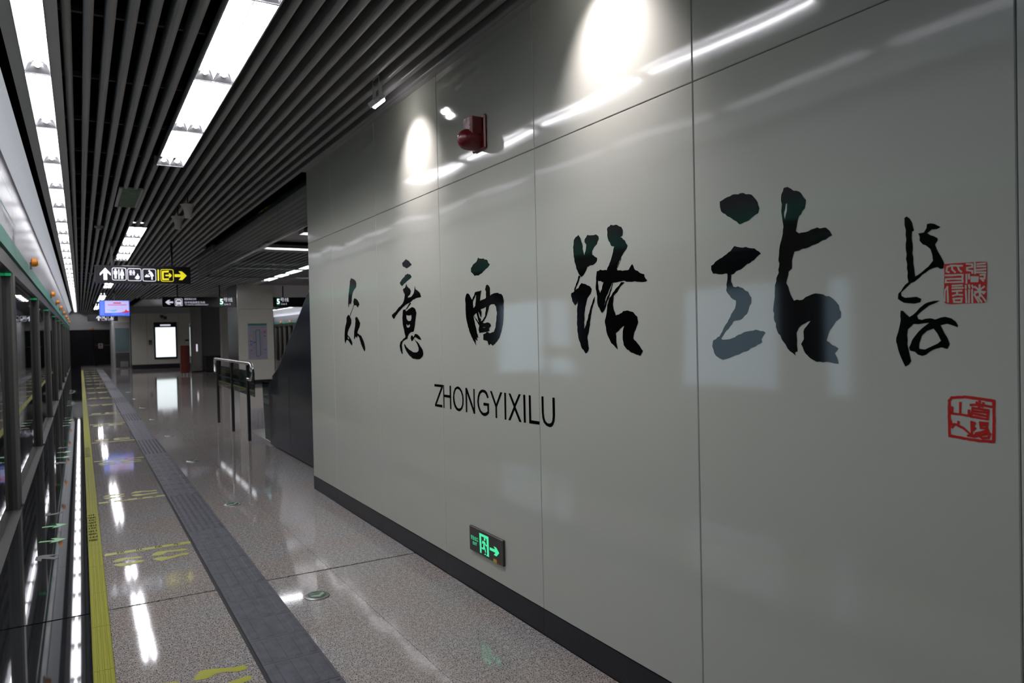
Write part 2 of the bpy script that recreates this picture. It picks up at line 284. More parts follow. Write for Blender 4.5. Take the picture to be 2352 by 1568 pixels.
D = json.loads(r'''{"zhong":[[[[6.542,2.196],[6.469,2.18],[6.414,2.161],[6.395,2.135],[6.411,2.102],[6.464,2.085],[6.505,2.062],[6.529,2.025],[6.543,1.978],[6.572,1.954],[6.592,1.968],[6.621,1.947],[6.634,1.922],[6.647,1.97],[6.633,2.038],[6.61,2.089],[6.587,2.139],[6.576,2.177]]],[[[6.457,2.007],[6.393,1.993],[6.344,1.965],[6.328,1.944],[6.373,1.919],[6.423,1.944],[6.475,1.942],[6.594,1.849],[6.624,1.844],[6.516,1.922],[6.484,1.953],[6.496,1.976],[6.484,1.997]]],[[[6.647,1.865],[6.602,1.844],[6.564,1.813],[6.567,1.778],[6.61,1.749],[6.652,1.724],[6.682,1.694],[6.678,1.672],[6.617,1.65],[6.566,1.616],[6.547,1.592],[6.575,1.573],[6.621,1.598],[6.674,1.624],[6.724,1.624],[6.755,1.587],[6.778,1.615],[6.782,1.668],[6.753,1.747],[6.71,1.799],[6.707,1.838]],[[6.677,1.659],[6.64,1.641],[6.66,1.633],[6.686,1.646]]],[[[6.431,1.841],[6.38,1.825],[6.344,1.799],[6.318,1.778],[6.335,1.749],[6.376,1.72],[6.404,1.687],[6.366,1.679],[6.304,1.666],[6.257,1.633],[6.223,1.6],[6.201,1.563],[6.202,1.543],[6.223,1.524],[6.263,1.55],[6.31,1.591],[6.356,1.649],[6.393,1.666],[6.42,1.641],[6.458,1.658],[6.491,1.633],[6.506,1.641],[6.494,1.701],[6.463,1.751],[6.447,1.801],[6.458,1.823]]]],"yi":[[[[5.227,2.246],[5.179,2.23],[5.113,2.193],[5.21,2.173],[5.292,2.198],[5.305,2.224]]],[[[5.231,2.129],[5.185,2.13],[5.149,2.123],[5.122,2.103],[5.151,2.091],[5.244,2.066],[5.317,2.044],[5.348,2.059],[5.36,2.077],[5.317,2.096],[5.259,2.117]]],[[[5.231,2.058],[5.213,2.036],[5.165,2.019],[5.142,2.0],[5.158,1.973],[5.195,1.964],[5.205,1.947],[5.132,1.957],[5.096,1.973],[5.077,1.999],[5.062,2.032],[5.053,2.005],[4.999,1.988],[4.969,1.969],[4.951,1.942],[5.036,1.939],[5.098,1.931],[5.162,1.912],[5.245,1.899],[5.312,1.88],[5.39,1.85],[5.45,1.823],[5.502,1.794],[5.535,1.807],[5.546,1.83],[5.468,1.849],[5.408,1.877],[5.31,1.912],[5.28,1.94],[5.264,1.978],[5.286,1.997],[5.303,2.018],[5.255,2.031]]],[[[5.162,1.912],[5.144,1.905],[5.229,1.863],[5.251,1.864],[5.181,1.903]]],[[[5.309,1.859],[5.256,1.866],[5.248,1.846],[5.192,1.862],[5.137,1.874],[5.102,1.871],[5.062,1.857],[5.045,1.829],[5.063,1.791],[5.078,1.743],[5.104,1.691],[5.149,1.688],[5.195,1.674],[5.223,1.653],[5.228,1.636],[5.29,1.625],[5.329,1.612],[5.345,1.589],[5.337,1.545],[5.331,1.52],[5.354,1.518],[5.381,1.545],[5.396,1.581],[5.376,1.61],[5.328,1.629],[5.27,1.65],[5.29,1.689],[5.317,1.74],[5.326,1.798]],[[5.244,1.821],[5.204,1.812],[5.146,1.816],[5.142,1.793],[5.162,1.773],[5.198,1.77],[5.239,1.789]],[[5.245,1.75],[5.218,1.738],[5.181,1.745],[5.173,1.731],[5.201,1.72],[5.237,1.725]]],[[[5.295,1.6],[5.256,1.575],[5.193,1.551],[5.122,1.534],[5.061,1.534],[5.025,1.546],[5.021,1.563],[5.04,1.591],[5.082,1.622],[5.116,1.639],[5.081,1.629],[5.022,1.604],[4.989,1.584],[4.948,1.557],[4.936,1.527],[4.951,1.506],[5.003,1.486],[5.072,1.482],[5.143,1.488],[5.214,1.512],[5.267,1.546],[5.302,1.582]]],[[[5.159,1.66],[5.132,1.661],[5.11,1.649],[5.088,1.67],[5.061,1.674],[5.018,1.663],[4.985,1.646],[4.966,1.625],[5.02,1.632],[5.071,1.649],[5.104,1.639],[5.126,1.622],[5.153,1.618],[5.17,1.639]]]],"xi":[[[[4.051,2.145],[4.039,2.137],[3.992,2.132],[3.93,2.116],[3.922,2.098],[3.902,2.09],[3.914,2.079],[3.968,2.058],[4.019,2.04],[4.047,2.034],[4.108,2.033],[4.126,2.048],[4.154,2.064],[4.151,2.09],[4.104,2.113],[4.071,2.123]]],[[[4.207,1.929],[4.181,1.919],[4.158,1.895],[4.134,1.877],[4.131,1.841],[4.131,1.797],[4.13,1.77],[4.113,1.73],[4.092,1.681],[4.07,1.639],[4.093,1.646],[4.082,1.622],[4.113,1.633],[4.103,1.589],[4.137,1.62],[4.183,1.669],[4.215,1.718],[4.237,1.773],[4.242,1.823],[4.24,1.868],[4.245,1.895],[4.23,1.921]]],[[[4.149,1.881],[4.101,1.931],[4.064,1.934],[4.019,1.935],[4.032,1.904],[4.039,1.87],[4.046,1.859],[4.098,1.84],[4.103,1.844],[4.09,1.91],[4.097,1.91],[4.135,1.872],[4.14,1.863]]],[[[4.13,1.83],[4.098,1.848],[4.041,1.87],[3.995,1.88],[3.94,1.891],[3.905,1.898],[3.869,1.909],[3.818,1.911],[3.776,1.902],[3.75,1.886],[3.742,1.863],[3.748,1.785],[3.757,1.731],[3.778,1.678],[3.805,1.637],[3.857,1.607],[3.888,1.592],[3.911,1.603],[3.936,1.594],[3.953,1.62],[4.006,1.628],[4.007,1.663],[3.959,1.676],[3.911,1.669],[3.871,1.677],[3.851,1.7],[3.835,1.746],[3.828,1.796],[3.838,1.829],[3.855,1.843],[3.898,1.845],[3.92,1.839],[3.961,1.832],[4.015,1.823],[4.062,1.81],[4.11,1.792],[4.132,1.777]]],[[[3.959,1.963],[3.944,1.968],[3.919,1.958],[3.905,1.942],[3.909,1.892],[3.916,1.845],[3.935,1.808],[3.956,1.774],[4.001,1.741],[4.015,1.743],[3.977,1.775],[3.961,1.834],[3.96,1.894],[3.958,1.924],[3.97,1.94]]],[[[4.085,1.813],[4.034,1.82],[4.021,1.802],[4.029,1.767],[4.041,1.776],[4.061,1.805],[4.067,1.801],[4.05,1.768],[4.028,1.757],[4.037,1.746],[4.052,1.722],[4.062,1.72],[4.125,1.777],[4.118,1.78],[4.061,1.738],[4.078,1.773],[4.091,1.8]]],[[[4.042,1.746],[4.01,1.75],[4.002,1.732],[3.947,1.735],[3.912,1.728],[3.902,1.715],[3.931,1.699],[3.922,1.682],[3.968,1.676],[4.013,1.674],[4.055,1.67],[4.068,1.69],[4.057,1.716]],[[4.007,1.708],[3.98,1.709],[3.98,1.705],[4.005,1.705]]]],"lu":[[[[2.981,2.154],[2.964,2.136],[2.95,2.105],[2.943,2.069],[2.936,2.048],[2.92,2.077],[2.916,2.098],[2.93,2.112],[2.929,2.127],[2.906,2.145],[2.869,2.138],[2.837,2.139],[2.818,2.128],[2.815,2.114],[2.831,2.091],[2.855,2.077],[2.869,2.061],[2.868,2.044],[2.829,2.023],[2.833,2.009],[2.85,1.999],[2.911,1.988],[2.92,1.973],[2.944,1.95],[2.963,1.942],[2.983,1.956],[3.004,1.985],[3.013,2.013],[3.026,2.052],[3.028,2.098],[3.02,2.133],[3.003,2.146]]],[[[2.984,1.953],[2.969,1.946],[3.012,1.885],[3.021,1.872],[3.027,1.88]]],[[[3.027,1.875],[2.99,1.888],[2.962,1.912],[2.914,1.898],[2.89,1.89],[2.878,1.877],[2.887,1.857],[2.916,1.834],[2.93,1.8],[2.942,1.761],[2.946,1.681],[2.929,1.706],[2.893,1.784],[2.876,1.813],[2.851,1.841],[2.858,1.817],[2.881,1.779],[2.895,1.725],[2.906,1.681],[2.923,1.637],[2.912,1.587],[2.917,1.575],[2.938,1.559],[2.975,1.592],[2.995,1.632],[3.006,1.682],[3.007,1.743],[3.002,1.793],[2.997,1.823],[3.006,1.811],[3.021,1.803],[3.044,1.825],[3.054,1.851],[3.052,1.866]]],[[[2.743,2.162],[2.72,2.17],[2.672,2.162],[2.643,2.149],[2.633,2.133],[2.637,2.109],[2.652,2.103],[2.62,2.084],[2.602,2.059],[2.611,2.044],[2.64,2.019],[2.647,2.013],[2.682,1.963],[2.678,1.952],[2.606,1.946],[2.596,1.949],[2.578,1.968],[2.57,1.971],[2.557,1.948],[2.524,1.931],[2.49,1.92],[2.489,1.907],[2.471,1.89],[2.505,1.886],[2.566,1.893],[2.651,1.9],[2.71,1.897],[2.721,1.893],[2.741,1.868],[2.773,1.823],[2.79,1.775],[2.802,1.757],[2.829,1.789],[2.836,1.806],[2.836,1.84],[2.846,1.875],[2.842,1.928],[2.835,1.961],[2.807,1.966],[2.757,1.959],[2.721,2.013],[2.697,2.065],[2.716,2.069],[2.737,2.095],[2.748,2.124],[2.749,2.153]],[[2.827,1.915],[2.784,1.904],[2.798,1.872],[2.812,1.854],[2.824,1.873]],[[2.653,2.011],[2.647,2.01],[2.674,1.967],[2.679,1.969]]],[[[2.71,1.894],[2.717,1.893],[2.796,1.771],[2.798,1.757],[2.782,1.77],[2.742,1.835]]],[[[2.651,1.895],[2.628,1.894],[2.666,1.869],[2.682,1.851],[2.71,1.834],[2.717,1.796],[2.71,1.768],[2.696,1.742],[2.663,1.75],[2.641,1.761],[2.605,1.763],[2.57,1.754],[2.543,1.733],[2.537,1.708],[2.551,1.686],[2.566,1.663],[2.573,1.636],[2.546,1.613],[2.52,1.589],[2.508,1.578],[2.517,1.569],[2.528,1.556],[2.575,1.568],[2.617,1.583],[2.642,1.604],[2.648,1.631],[2.647,1.668],[2.635,1.692],[2.657,1.685],[2.699,1.66],[2.696,1.631],[2.691,1.599],[2.686,1.582],[2.704,1.594],[2.734,1.613],[2.759,1.646],[2.771,1.675],[2.78,1.713],[2.768,1.746],[2.758,1.793],[2.742,1.826],[2.704,1.857]]]],"zhan":[[[[2.041,2.167],[2.002,2.179],[1.963,2.183],[1.923,2.181],[1.883,2.168],[1.863,2.146],[1.848,2.113],[1.855,2.095],[1.885,2.083],[1.91,2.072],[1.944,2.067],[1.959,2.079],[2.003,2.105],[2.035,2.129],[2.04,2.147]]],[[[2.092,1.923],[2.033,1.95],[1.99,1.97],[1.971,1.987],[1.943,1.979],[1.915,1.978],[1.873,1.968],[1.845,1.945],[1.877,1.925],[1.919,1.908],[1.951,1.893],[1.989,1.879],[1.991,1.853],[1.98,1.833],[1.946,1.828],[1.909,1.809],[1.893,1.786],[1.895,1.765],[1.917,1.727],[1.949,1.705],[1.983,1.7],[2.0,1.68],[2.037,1.644],[2.047,1.634],[2.04,1.629],[2.001,1.631],[1.956,1.648],[1.912,1.661],[1.864,1.664],[1.83,1.655],[1.85,1.631],[1.847,1.618],[1.889,1.6],[1.945,1.578],[1.996,1.562],[2.039,1.55],[2.075,1.565],[2.093,1.601],[2.087,1.626],[2.053,1.642],[2.033,1.671],[1.999,1.715],[1.973,1.749],[1.967,1.778],[1.991,1.791],[2.016,1.82],[2.01,1.854],[2.008,1.884],[2.041,1.885],[2.081,1.89],[2.091,1.905]]],[[[1.74,2.167],[1.724,2.168],[1.708,2.158],[1.666,2.135],[1.648,2.11],[1.654,2.081],[1.678,2.058],[1.692,2.008],[1.679,1.999],[1.653,1.999],[1.617,2.008],[1.573,2.006],[1.558,1.993],[1.549,1.976],[1.588,1.963],[1.639,1.947],[1.68,1.939],[1.699,1.938],[1.707,1.918],[1.711,1.878],[1.725,1.87],[1.735,1.83],[1.723,1.803],[1.704,1.766],[1.668,1.768],[1.642,1.78],[1.616,1.787],[1.587,1.782],[1.553,1.767],[1.529,1.741],[1.52,1.719],[1.523,1.702],[1.54,1.69],[1.564,1.661],[1.577,1.626],[1.555,1.611],[1.532,1.599],[1.546,1.584],[1.537,1.567],[1.532,1.55],[1.566,1.553],[1.615,1.553],[1.641,1.565],[1.661,1.582],[1.677,1.613],[1.665,1.631],[1.667,1.657],[1.654,1.675],[1.637,1.693],[1.659,1.686],[1.685,1.671],[1.696,1.653],[1.694,1.626],[1.692,1.588],[1.703,1.584],[1.7,1.572],[1.724,1.588],[1.751,1.622],[1.778,1.663],[1.791,1.709],[1.793,1.747],[1.785,1.811],[1.777,1.852],[1.767,1.869],[1.764,1.947],[1.752,1.986],[1.743,2.031],[1.749,2.072],[1.752,2.136]],[[1.733,2.109],[1.726,2.111],[1.728,2.083],[1.737,2.055],[1.74,2.08]]]],"sign":[[[[1.301,1.998],[1.294,2.002],[1.285,1.994],[1.277,1.98],[1.272,1.957],[1.279,1.954],[1.279,1.933],[1.277,1.901],[1.275,1.875],[1.273,1.844],[1.27,1.818],[1.25,1.831],[1.231,1.845],[1.217,1.861],[1.218,1.879],[1.224,1.895],[1.237,1.908],[1.246,1.912],[1.255,1.924],[1.259,1.946],[1.243,1.947],[1.235,1.959],[1.233,1.971],[1.222,1.972],[1.211,1.968],[1.193,1.956],[1.205,1.952],[1.219,1.952],[1.232,1.944],[1.224,1.936],[1.203,1.925],[1.202,1.918],[1.21,1.908],[1.204,1.89],[1.194,1.871],[1.185,1.852],[1.187,1.836],[1.195,1.835],[1.204,1.841],[1.216,1.839],[1.238,1.828],[1.257,1.814],[1.273,1.802],[1.283,1.8],[1.299,1.787],[1.314,1.773],[1.313,1.763],[1.303,1.757],[1.283,1.757],[1.267,1.758],[1.253,1.751],[1.256,1.74],[1.274,1.737],[1.295,1.74],[1.317,1.747],[1.326,1.754],[1.323,1.77],[1.309,1.787],[1.291,1.803],[1.295,1.82],[1.295,1.845],[1.296,1.887],[1.299,1.919],[1.298,1.961],[1.301,1.977]]],[[[1.317,1.717],[1.309,1.717],[1.301,1.707],[1.289,1.697],[1.278,1.704],[1.258,1.723],[1.242,1.735],[1.233,1.74],[1.214,1.743],[1.198,1.742],[1.211,1.736],[1.23,1.73],[1.249,1.716],[1.266,1.701],[1.263,1.691],[1.252,1.688],[1.24,1.692],[1.224,1.692],[1.212,1.688],[1.196,1.694],[1.183,1.695],[1.166,1.69],[1.153,1.681],[1.148,1.67],[1.149,1.664],[1.161,1.67],[1.178,1.675],[1.197,1.671],[1.191,1.656],[1.179,1.637],[1.172,1.617],[1.178,1.602],[1.185,1.603],[1.194,1.606],[1.21,1.603],[1.231,1.592],[1.252,1.581],[1.266,1.584],[1.273,1.591],[1.289,1.596],[1.292,1.605],[1.282,1.628],[1.262,1.653],[1.24,1.672],[1.23,1.679],[1.246,1.678],[1.262,1.675],[1.278,1.677],[1.285,1.669],[1.295,1.66],[1.298,1.641],[1.297,1.615],[1.294,1.599],[1.291,1.583],[1.286,1.564],[1.293,1.553],[1.304,1.547],[1.311,1.56],[1.317,1.573],[1.322,1.583],[1.33,1.612],[1.332,1.634],[1.326,1.652],[1.321,1.673],[1.317,1.689]],[[1.218,1.661],[1.206,1.646],[1.197,1.626],[1.206,1.617],[1.225,1.608],[1.244,1.6],[1.261,1.602],[1.261,1.618],[1.253,1.641],[1.237,1.655]]]],"letters":[[[[4.755,1.314],[4.612,1.315],[4.612,1.3],[4.724,1.173],[4.629,1.174],[4.63,1.155],[4.753,1.155],[4.752,1.172],[4.644,1.297],[4.756,1.296]]],[[[4.609,1.315],[4.595,1.315],[4.593,1.249],[4.508,1.25],[4.508,1.315],[4.486,1.315],[4.487,1.155],[4.507,1.155],[4.507,1.231],[4.594,1.231],[4.596,1.155],[4.612,1.155]]],[[[4.385,1.318],[4.35,1.312],[4.32,1.291],[4.302,1.262],[4.297,1.231],[4.303,1.2],[4.322,1.171],[4.353,1.154],[4.375,1.151],[4.406,1.156],[4.437,1.175],[4.454,1.204],[4.459,1.236],[4.45,1.273],[4.426,1.304]],[[4.386,1.3],[4.359,1.296],[4.334,1.278],[4.32,1.253],[4.317,1.226],[4.325,1.198],[4.343,1.177],[4.37,1.169],[4.397,1.173],[4.422,1.195],[4.434,1.222],[4.436,1.254],[4.422,1.282],[4.404,1.296]]],[[[4.27,1.314],[4.246,1.314],[4.158,1.191],[4.158,1.314],[4.14,1.314],[4.139,1.154],[4.16,1.154],[4.248,1.278],[4.25,1.155],[4.27,1.154]]],[[[3.955,1.27],[3.975,1.265],[3.989,1.285],[4.008,1.297],[4.035,1.299],[4.063,1.287],[4.08,1.262],[4.085,1.235],[4.079,1.206],[4.06,1.183],[4.033,1.171],[4.006,1.173],[3.986,1.178],[3.974,1.187],[3.975,1.218],[4.025,1.217],[4.024,1.235],[3.952,1.235],[3.953,1.176],[3.972,1.163],[3.995,1.154],[4.018,1.151],[4.049,1.156],[4.08,1.176],[4.101,1.204],[4.108,1.237],[4.101,1.268],[4.082,1.297],[4.058,1.312],[4.03,1.317],[3.999,1.315],[3.977,1.304],[3.962,1.286]]],[[[3.937,1.314],[3.912,1.314],[3.862,1.24],[3.809,1.314],[3.784,1.314],[3.852,1.222],[3.853,1.153],[3.873,1.153],[3.873,1.22]]],[[[3.761,1.314],[3.74,1.314],[3.742,1.154],[3.762,1.154]]],[[[3.711,1.314],[3.686,1.313],[3.642,1.257],[3.594,1.316],[3.571,1.316],[3.632,1.239],[3.568,1.157],[3.594,1.156],[3.645,1.22],[3.693,1.155],[3.719,1.154],[3.655,1.238]]],[[[3.545,1.316],[3.523,1.316],[3.522,1.158],[3.544,1.157]]],[[[3.486,1.317],[3.464,1.317],[3.464,1.178],[3.378,1.179],[3.379,1.161],[3.486,1.158]]],[[[3.354,1.319],[3.333,1.32],[3.333,1.232],[3.329,1.207],[3.318,1.187],[3.298,1.177],[3.281,1.177],[3.263,1.182],[3.252,1.195],[3.247,1.22],[3.246,1.32],[3.224,1.321],[3.224,1.223],[3.23,1.194],[3.244,1.172],[3.261,1.161],[3.281,1.158],[3.31,1.162],[3.336,1.177],[3.349,1.202],[3.353,1.23]]]],"seal1_bg":[[1.185,1.848],[1.159,1.848],[1.124,1.847],[1.101,1.846],[1.069,1.844],[1.069,1.8],[1.07,1.757],[1.071,1.736],[1.077,1.731],[1.117,1.731],[1.148,1.731],[1.181,1.733],[1.186,1.738],[1.187,1.769],[1.185,1.809]],"seal1":[[[1.134,1.839],[1.165,1.842],[1.176,1.839],[1.178,1.826],[1.171,1.823]],[[1.162,1.839],[1.162,1.831],[1.154,1.822]],[[1.146,1.837],[1.143,1.828],[1.137,1.822]],[[1.181,1.815],[1.133,1.813]],[[1.133,1.813],[1.134,1.802],[1.18,1.804]],[[1.134,1.802],[1.133,1.793],[1.181,1.795]],[[1.18,1.804],[1.181,1.795]],[[1.176,1.782],[1.175,1.738]],[[1.176,1.781],[1.183,1.772],[1.184,1.741]],[[1.162,1.784],[1.135,1.784]],[[1.162,1.777],[1.133,1.776]],[[1.162,1.768],[1.136,1.768]],[[1.149,1.767],[1.149,1.758],[1.161,1.755]],[[1.149,1.758],[1.135,1.756]],[[1.16,1.746],[1.136,1.747],[1.138,1.736],[1.158,1.737],[1.158,1.746]],[[1.122,1.843],[1.107,1.841],[1.107,1.833],[1.121,1.832],[1.121,1.825],[1.107,1.822],[1.107,1.816]],[[1.1,1.844],[1.1,1.814]],[[1.094,1.84],[1.073,1.84]],[[1.094,1.833],[1.072,1.832]],[[1.097,1.824],[1.072,1.824]],[[1.097,1.817],[1.072,1.815]],[[1.123,1.813],[1.123,1.789]],[[1.116,1.813],[1.116,1.801]],[[1.11,1.805],[1.092,1.803]],[[1.11,1.8],[1.092,1.799]],[[1.11,1.797],[1.093,1.795]],[[1.11,1.793],[1.093,1.792]],[[1.086,1.809],[1.074,1.809],[1.075,1.798],[1.085,1.8],[1.078,1.792]],[[1.125,1.782],[1.125,1.774]],[[1.116,1.783],[1.115,1.775]],[[1.108,1.781],[1.106,1.775]],[[1.125,1.768],[1.124,1.734]],[[1.116,1.769],[1.117,1.734]],[[1.108,1.769],[1.108,1.733]],[[1.101,1.777],[1.077,1.757]],[[1.088,1.781],[1.088,1.749]],[[1.076,1.776],[1.101,1.758]],[[1.101,1.763],[1.074,1.761]],[[1.102,1.755],[1.091,1.734]],[[1.094,1.749],[1.083,1.734]],[[1.087,1.757],[1.073,1.736]]],"seal2":[[[1.168,1.461],[1.131,1.466],[1.09,1.463],[1.055,1.46],[1.055,1.411],[1.057,1.347],[1.091,1.345],[1.136,1.347],[1.175,1.35],[1.176,1.4],[1.175,1.452],[1.168,1.461]],[[1.167,1.433],[1.168,1.416],[1.121,1.413],[1.121,1.428]],[[1.144,1.448],[1.145,1.415]],[[1.175,1.4],[1.169,1.384],[1.151,1.384],[1.15,1.393]],[[1.151,1.382],[1.136,1.376],[1.115,1.358]],[[1.168,1.375],[1.16,1.385]],[[1.116,1.444],[1.094,1.447],[1.057,1.443]],[[1.1,1.453],[1.097,1.445]],[[1.092,1.456],[1.094,1.438]],[[1.082,1.452],[1.085,1.442]],[[1.111,1.436],[1.07,1.433],[1.072,1.408],[1.114,1.411],[1.111,1.436]],[[1.109,1.428],[1.072,1.425]],[[1.11,1.42],[1.073,1.416]],[[1.114,1.396],[1.114,1.355]],[[1.114,1.396],[1.106,1.394],[1.111,1.384],[1.105,1.379],[1.113,1.371]],[[1.091,1.397],[1.072,1.397],[1.074,1.382],[1.089,1.382],[1.091,1.397]],[[1.09,1.39],[1.074,1.39]],[[1.124,1.356],[1.108,1.359],[1.071,1.379]],[[1.103,1.365],[1.071,1.374],[1.066,1.367],[1.07,1.356],[1.085,1.353],[1.091,1.357]],[[1.108,1.355],[1.074,1.366]]],"feet":[[[0.164,6.266],[0.185,6.317],[0.208,6.343],[0.247,6.344],[0.279,6.331],[0.309,6.316],[0.335,6.323],[0.357,6.312],[0.369,6.287],[0.362,6.268],[0.342,6.263],[0.315,6.266],[0.282,6.283],[0.258,6.285],[0.232,6.255],[0.204,6.253]],[[0.166,6.19],[0.189,6.203],[0.219,6.208],[0.261,6.179],[0.299,6.18],[0.325,6.203],[0.355,6.204],[0.368,6.191],[0.374,6.17],[0.357,6.146],[0.324,6.139],[0.296,6.124],[0.252,6.114],[0.215,6.12],[0.19,6.146]],[[0.429,6.28],[0.449,6.332],[0.471,6.361],[0.498,6.37],[0.549,6.358],[0.607,6.344],[0.654,6.344],[0.68,6.33],[0.688,6.301],[0.671,6.28],[0.631,6.289],[0.582,6.303],[0.545,6.31],[0.512,6.269],[0.483,6.255]],[[0.429,6.189],[0.464,6.198],[0.495,6.204],[0.544,6.173],[0.575,6.176],[0.615,6.198],[0.651,6.211],[0.68,6.204],[0.689,6.172],[0.673,6.145],[0.63,6.15],[0.579,6.124],[0.525,6.101],[0.48,6.091],[0.455,6.131]]],"arrows":[[[-0.341,7.79],[-0.336,7.834],[-0.276,7.832],[-0.222,7.809],[-0.235,7.868],[-0.23,7.897],[-0.146,7.824],[-0.214,7.74],[-0.264,7.725],[-0.239,7.773],[-0.275,7.791]],[[-0.343,7.237],[-0.334,7.276],[-0.259,7.26],[-0.223,7.256],[-0.261,7.327],[-0.222,7.328],[-0.145,7.25],[-0.202,7.186],[-0.267,7.171],[-0.244,7.202],[-0.258,7.225]],[[-0.338,8.292],[-0.334,8.378],[-0.296,8.444],[-0.29,8.402],[-0.292,8.367],[-0.241,8.386],[-0.177,8.425],[-0.234,8.344],[-0.188,8.33],[-0.278,8.311]],[[-0.342,6.67],[-0.34,6.779],[-0.302,6.801],[-0.24,6.782],[-0.187,6.745],[-0.254,6.731],[-0.185,6.649],[-0.212,6.615],[-0.298,6.692],[-0.3,6.618]]]}''')
W = 2.164; ZC = 3.457
# ================================================================== floor
floor = structure('floor')
boxo('slab', (-.56, 11.6, -9, 56, -.10, -.022), 'joint', floor)
GAP = .0012
def tile_box(x0, x1, y0, y1, m, g=GAP, name='tile', parent=floor, z=0):
    return boxo(name, (x0+g, x1-g, y0+g, y1-g, -.02, z), m, parent)
def rows(start, pitch, lo, hi):
    y = start
    while y > lo: y -= pitch
    r = []
    while y < hi: r.append((y, min(y+pitch, hi))); y += pitch
    return r
JY = 5.176            # wide movement joint across the platform
R1 = rows(5.176, 1.0, -4, 56)
for a, b in R1:
    w0 = .009 if abs(a-JY) < .01 else 0; w1 = .009 if abs(b-JY) < .01 else 0
    tile_box(.108, .737, a+w0, b-w1, 'granite')
    tile_box(1.062, 1.5, a+w0, b-w1, 'granite')
    tile_box(1.5, 2.5 if b > 7.9 else 2.16, a+w0, b-w1, 'granite')
for a, b in rows(5.176, 1.19, -4, 56):
    w0 = .009 if abs(a-JY) < .01 else 0; w1 = .009 if abs(b-JY) < .01 else 0
    tile_box(-.54, .011, a+w0, b-w1, 'granite_dark')
s = MB()
for a, b in rows(5.176, 1.0, 7.2, 55):
    for x in range(9):
        s.box(2.5+x+GAP, 3.5+x-GAP, a+GAP, b-GAP, -.02, 0)
s.build('tile_field', 'granite', floor, kind='stuff')
boxo('seam', (.737, .757, -4, 46.2, -.02, -.004), 'joint', floor)

# yellow warning strip, ribbed tiles
ws = thing('warning_strip', 'long ribbed yellow safety line along the dark stone by the screen doors', 'strip', (.06, 5, 0))
def rib_tile(L):
    s = MB(); x0, x1 = -.0475, .0475; n = 4; pr = [(x0, -.02), (x1, -.02), (x1, .001)]
    for i in range(n, 0, -1):
        c = x0+(x1-x0)*(i-.5)/n; h = (x1-x0)/n*.36
        pr += [(c+h, .001), (c+h*.8, .0035), (c-h*.8, .0035), (c-h, .001)]
    pr += [(x0, .001)]
    s.prism(pr, 'Y', .0015, L-.0015)
    return s
base = None
ys = rows(5.565, .66, -4, 46)
for a, b in ys:
    if base is None:
        base = rib_tile(.66).build('tile', 'yellow', ws); o = base
    else: o = base.copy(); COL.objects.link(o); o.parent = ws
    o.location = (0, a-5, 0)
# tactile paving
tp = thing('tactile_paving', 'dark grey raised tactile guide path running down the platform', 'paving', (.909, 5, 0))
def bar_tile():
    s = MB(); s.box(-.152, .152, .0015, .3305, -.02, .002)
    for i in range(4):
        c = -.114+.076*i
        b = [(c-.022, .022), (c+.022, .022), (c+.022, .31), (c-.022, .31)]; t = [(c-.016, .03), (c+.016, .03), (c+.016, .302), (c-.016, .302)]
        for q in range(4): s.face([(b[q][0], b[q][1], .002), (b[(q+1) % 4][0], b[(q+1) % 4][1], .002), (t[(q+1) % 4][0], t[(q+1) % 4][1], .0055), (t[q][0], t[q][1], .0055)])
        s.face([(p[0], p[1], .0055) for p in t])
    return s
def dot_tile():
    s = MB(); s.box(-.152, .152, .0015, .3305, -.02, .002)
    for i in range(6):
        for j in range(7):
            cx = -.127+.0508*i; cy = .026+.0465*j
            b = [(cx+.014*math.cos(t*math.pi/3), cy+.014*math.sin(t*math.pi/3)) for t in range(6)]
            t_ = [(cx+.008*math.cos(t*math.pi/3), cy+.008*math.sin(t*math.pi/3)) for t in range(6)]
            for q in range(6): s.face([(*b[q], .002), (*b[(q+1) % 6], .002), (*t_[(q+1) % 6], .0065), (*t_[q], .0065)])
            s.face([(*p, .0065) for p in t_])
    return s
bt = dt = None
for a, b in rows(5.176+.0, .332, -4, 46):
    c = (a+b)/2; d = abs(((c-7.6+2.53) % 5.06)-2.53)
    if d < .85:
        if dt is None: dt = dot_tile().build('tile', 'tactile', tp); o = dt
        else: o = dt.copy(); COL.objects.link(o); o.parent = tp
    else:
        if bt is None: bt = bar_tile().build('tile', 'tactile', tp); o = bt
        else: o = bt.copy(); COL.objects.link(o); o.parent = tp
    o.location = (0, a-5, 0)

# ================================================================== right wall (glossy panels)
wall = structure('wall_right')
boxo('backing', (W+.02, W+.14, -4.2, 7.975, 0, ZC+.3), 'joint', wall)
YB = [7.979, 7.121, 5.865, 4.617, 3.376, 2.177, .991, -.2, -1.4, -2.6, -3.8]
ZJ = 2.674
for a, b in zip(YB[1:], YB[:-1]):
    for z0, z1 in ((.142, ZJ), (ZJ, ZC+.1)):
        g = .0016; s = MB(); bv = .003
        x0 = W+.025
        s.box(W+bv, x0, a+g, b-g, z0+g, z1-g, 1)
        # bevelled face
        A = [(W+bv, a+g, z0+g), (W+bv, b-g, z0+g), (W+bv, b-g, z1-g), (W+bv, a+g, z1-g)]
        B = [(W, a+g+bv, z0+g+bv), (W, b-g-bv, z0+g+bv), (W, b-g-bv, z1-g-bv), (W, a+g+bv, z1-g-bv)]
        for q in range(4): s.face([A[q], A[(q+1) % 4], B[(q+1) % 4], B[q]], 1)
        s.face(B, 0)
        s.build('panel', ['enamel', 'edge_highlight'], wall)
bb = structure('baseboard_right')
for a, b in zip(YB[1:], YB[:-1]):
    boxo('stone', (W-.001, W+.03, a+.0008, b-.0008, 0, .1405), 'skirt', bb)

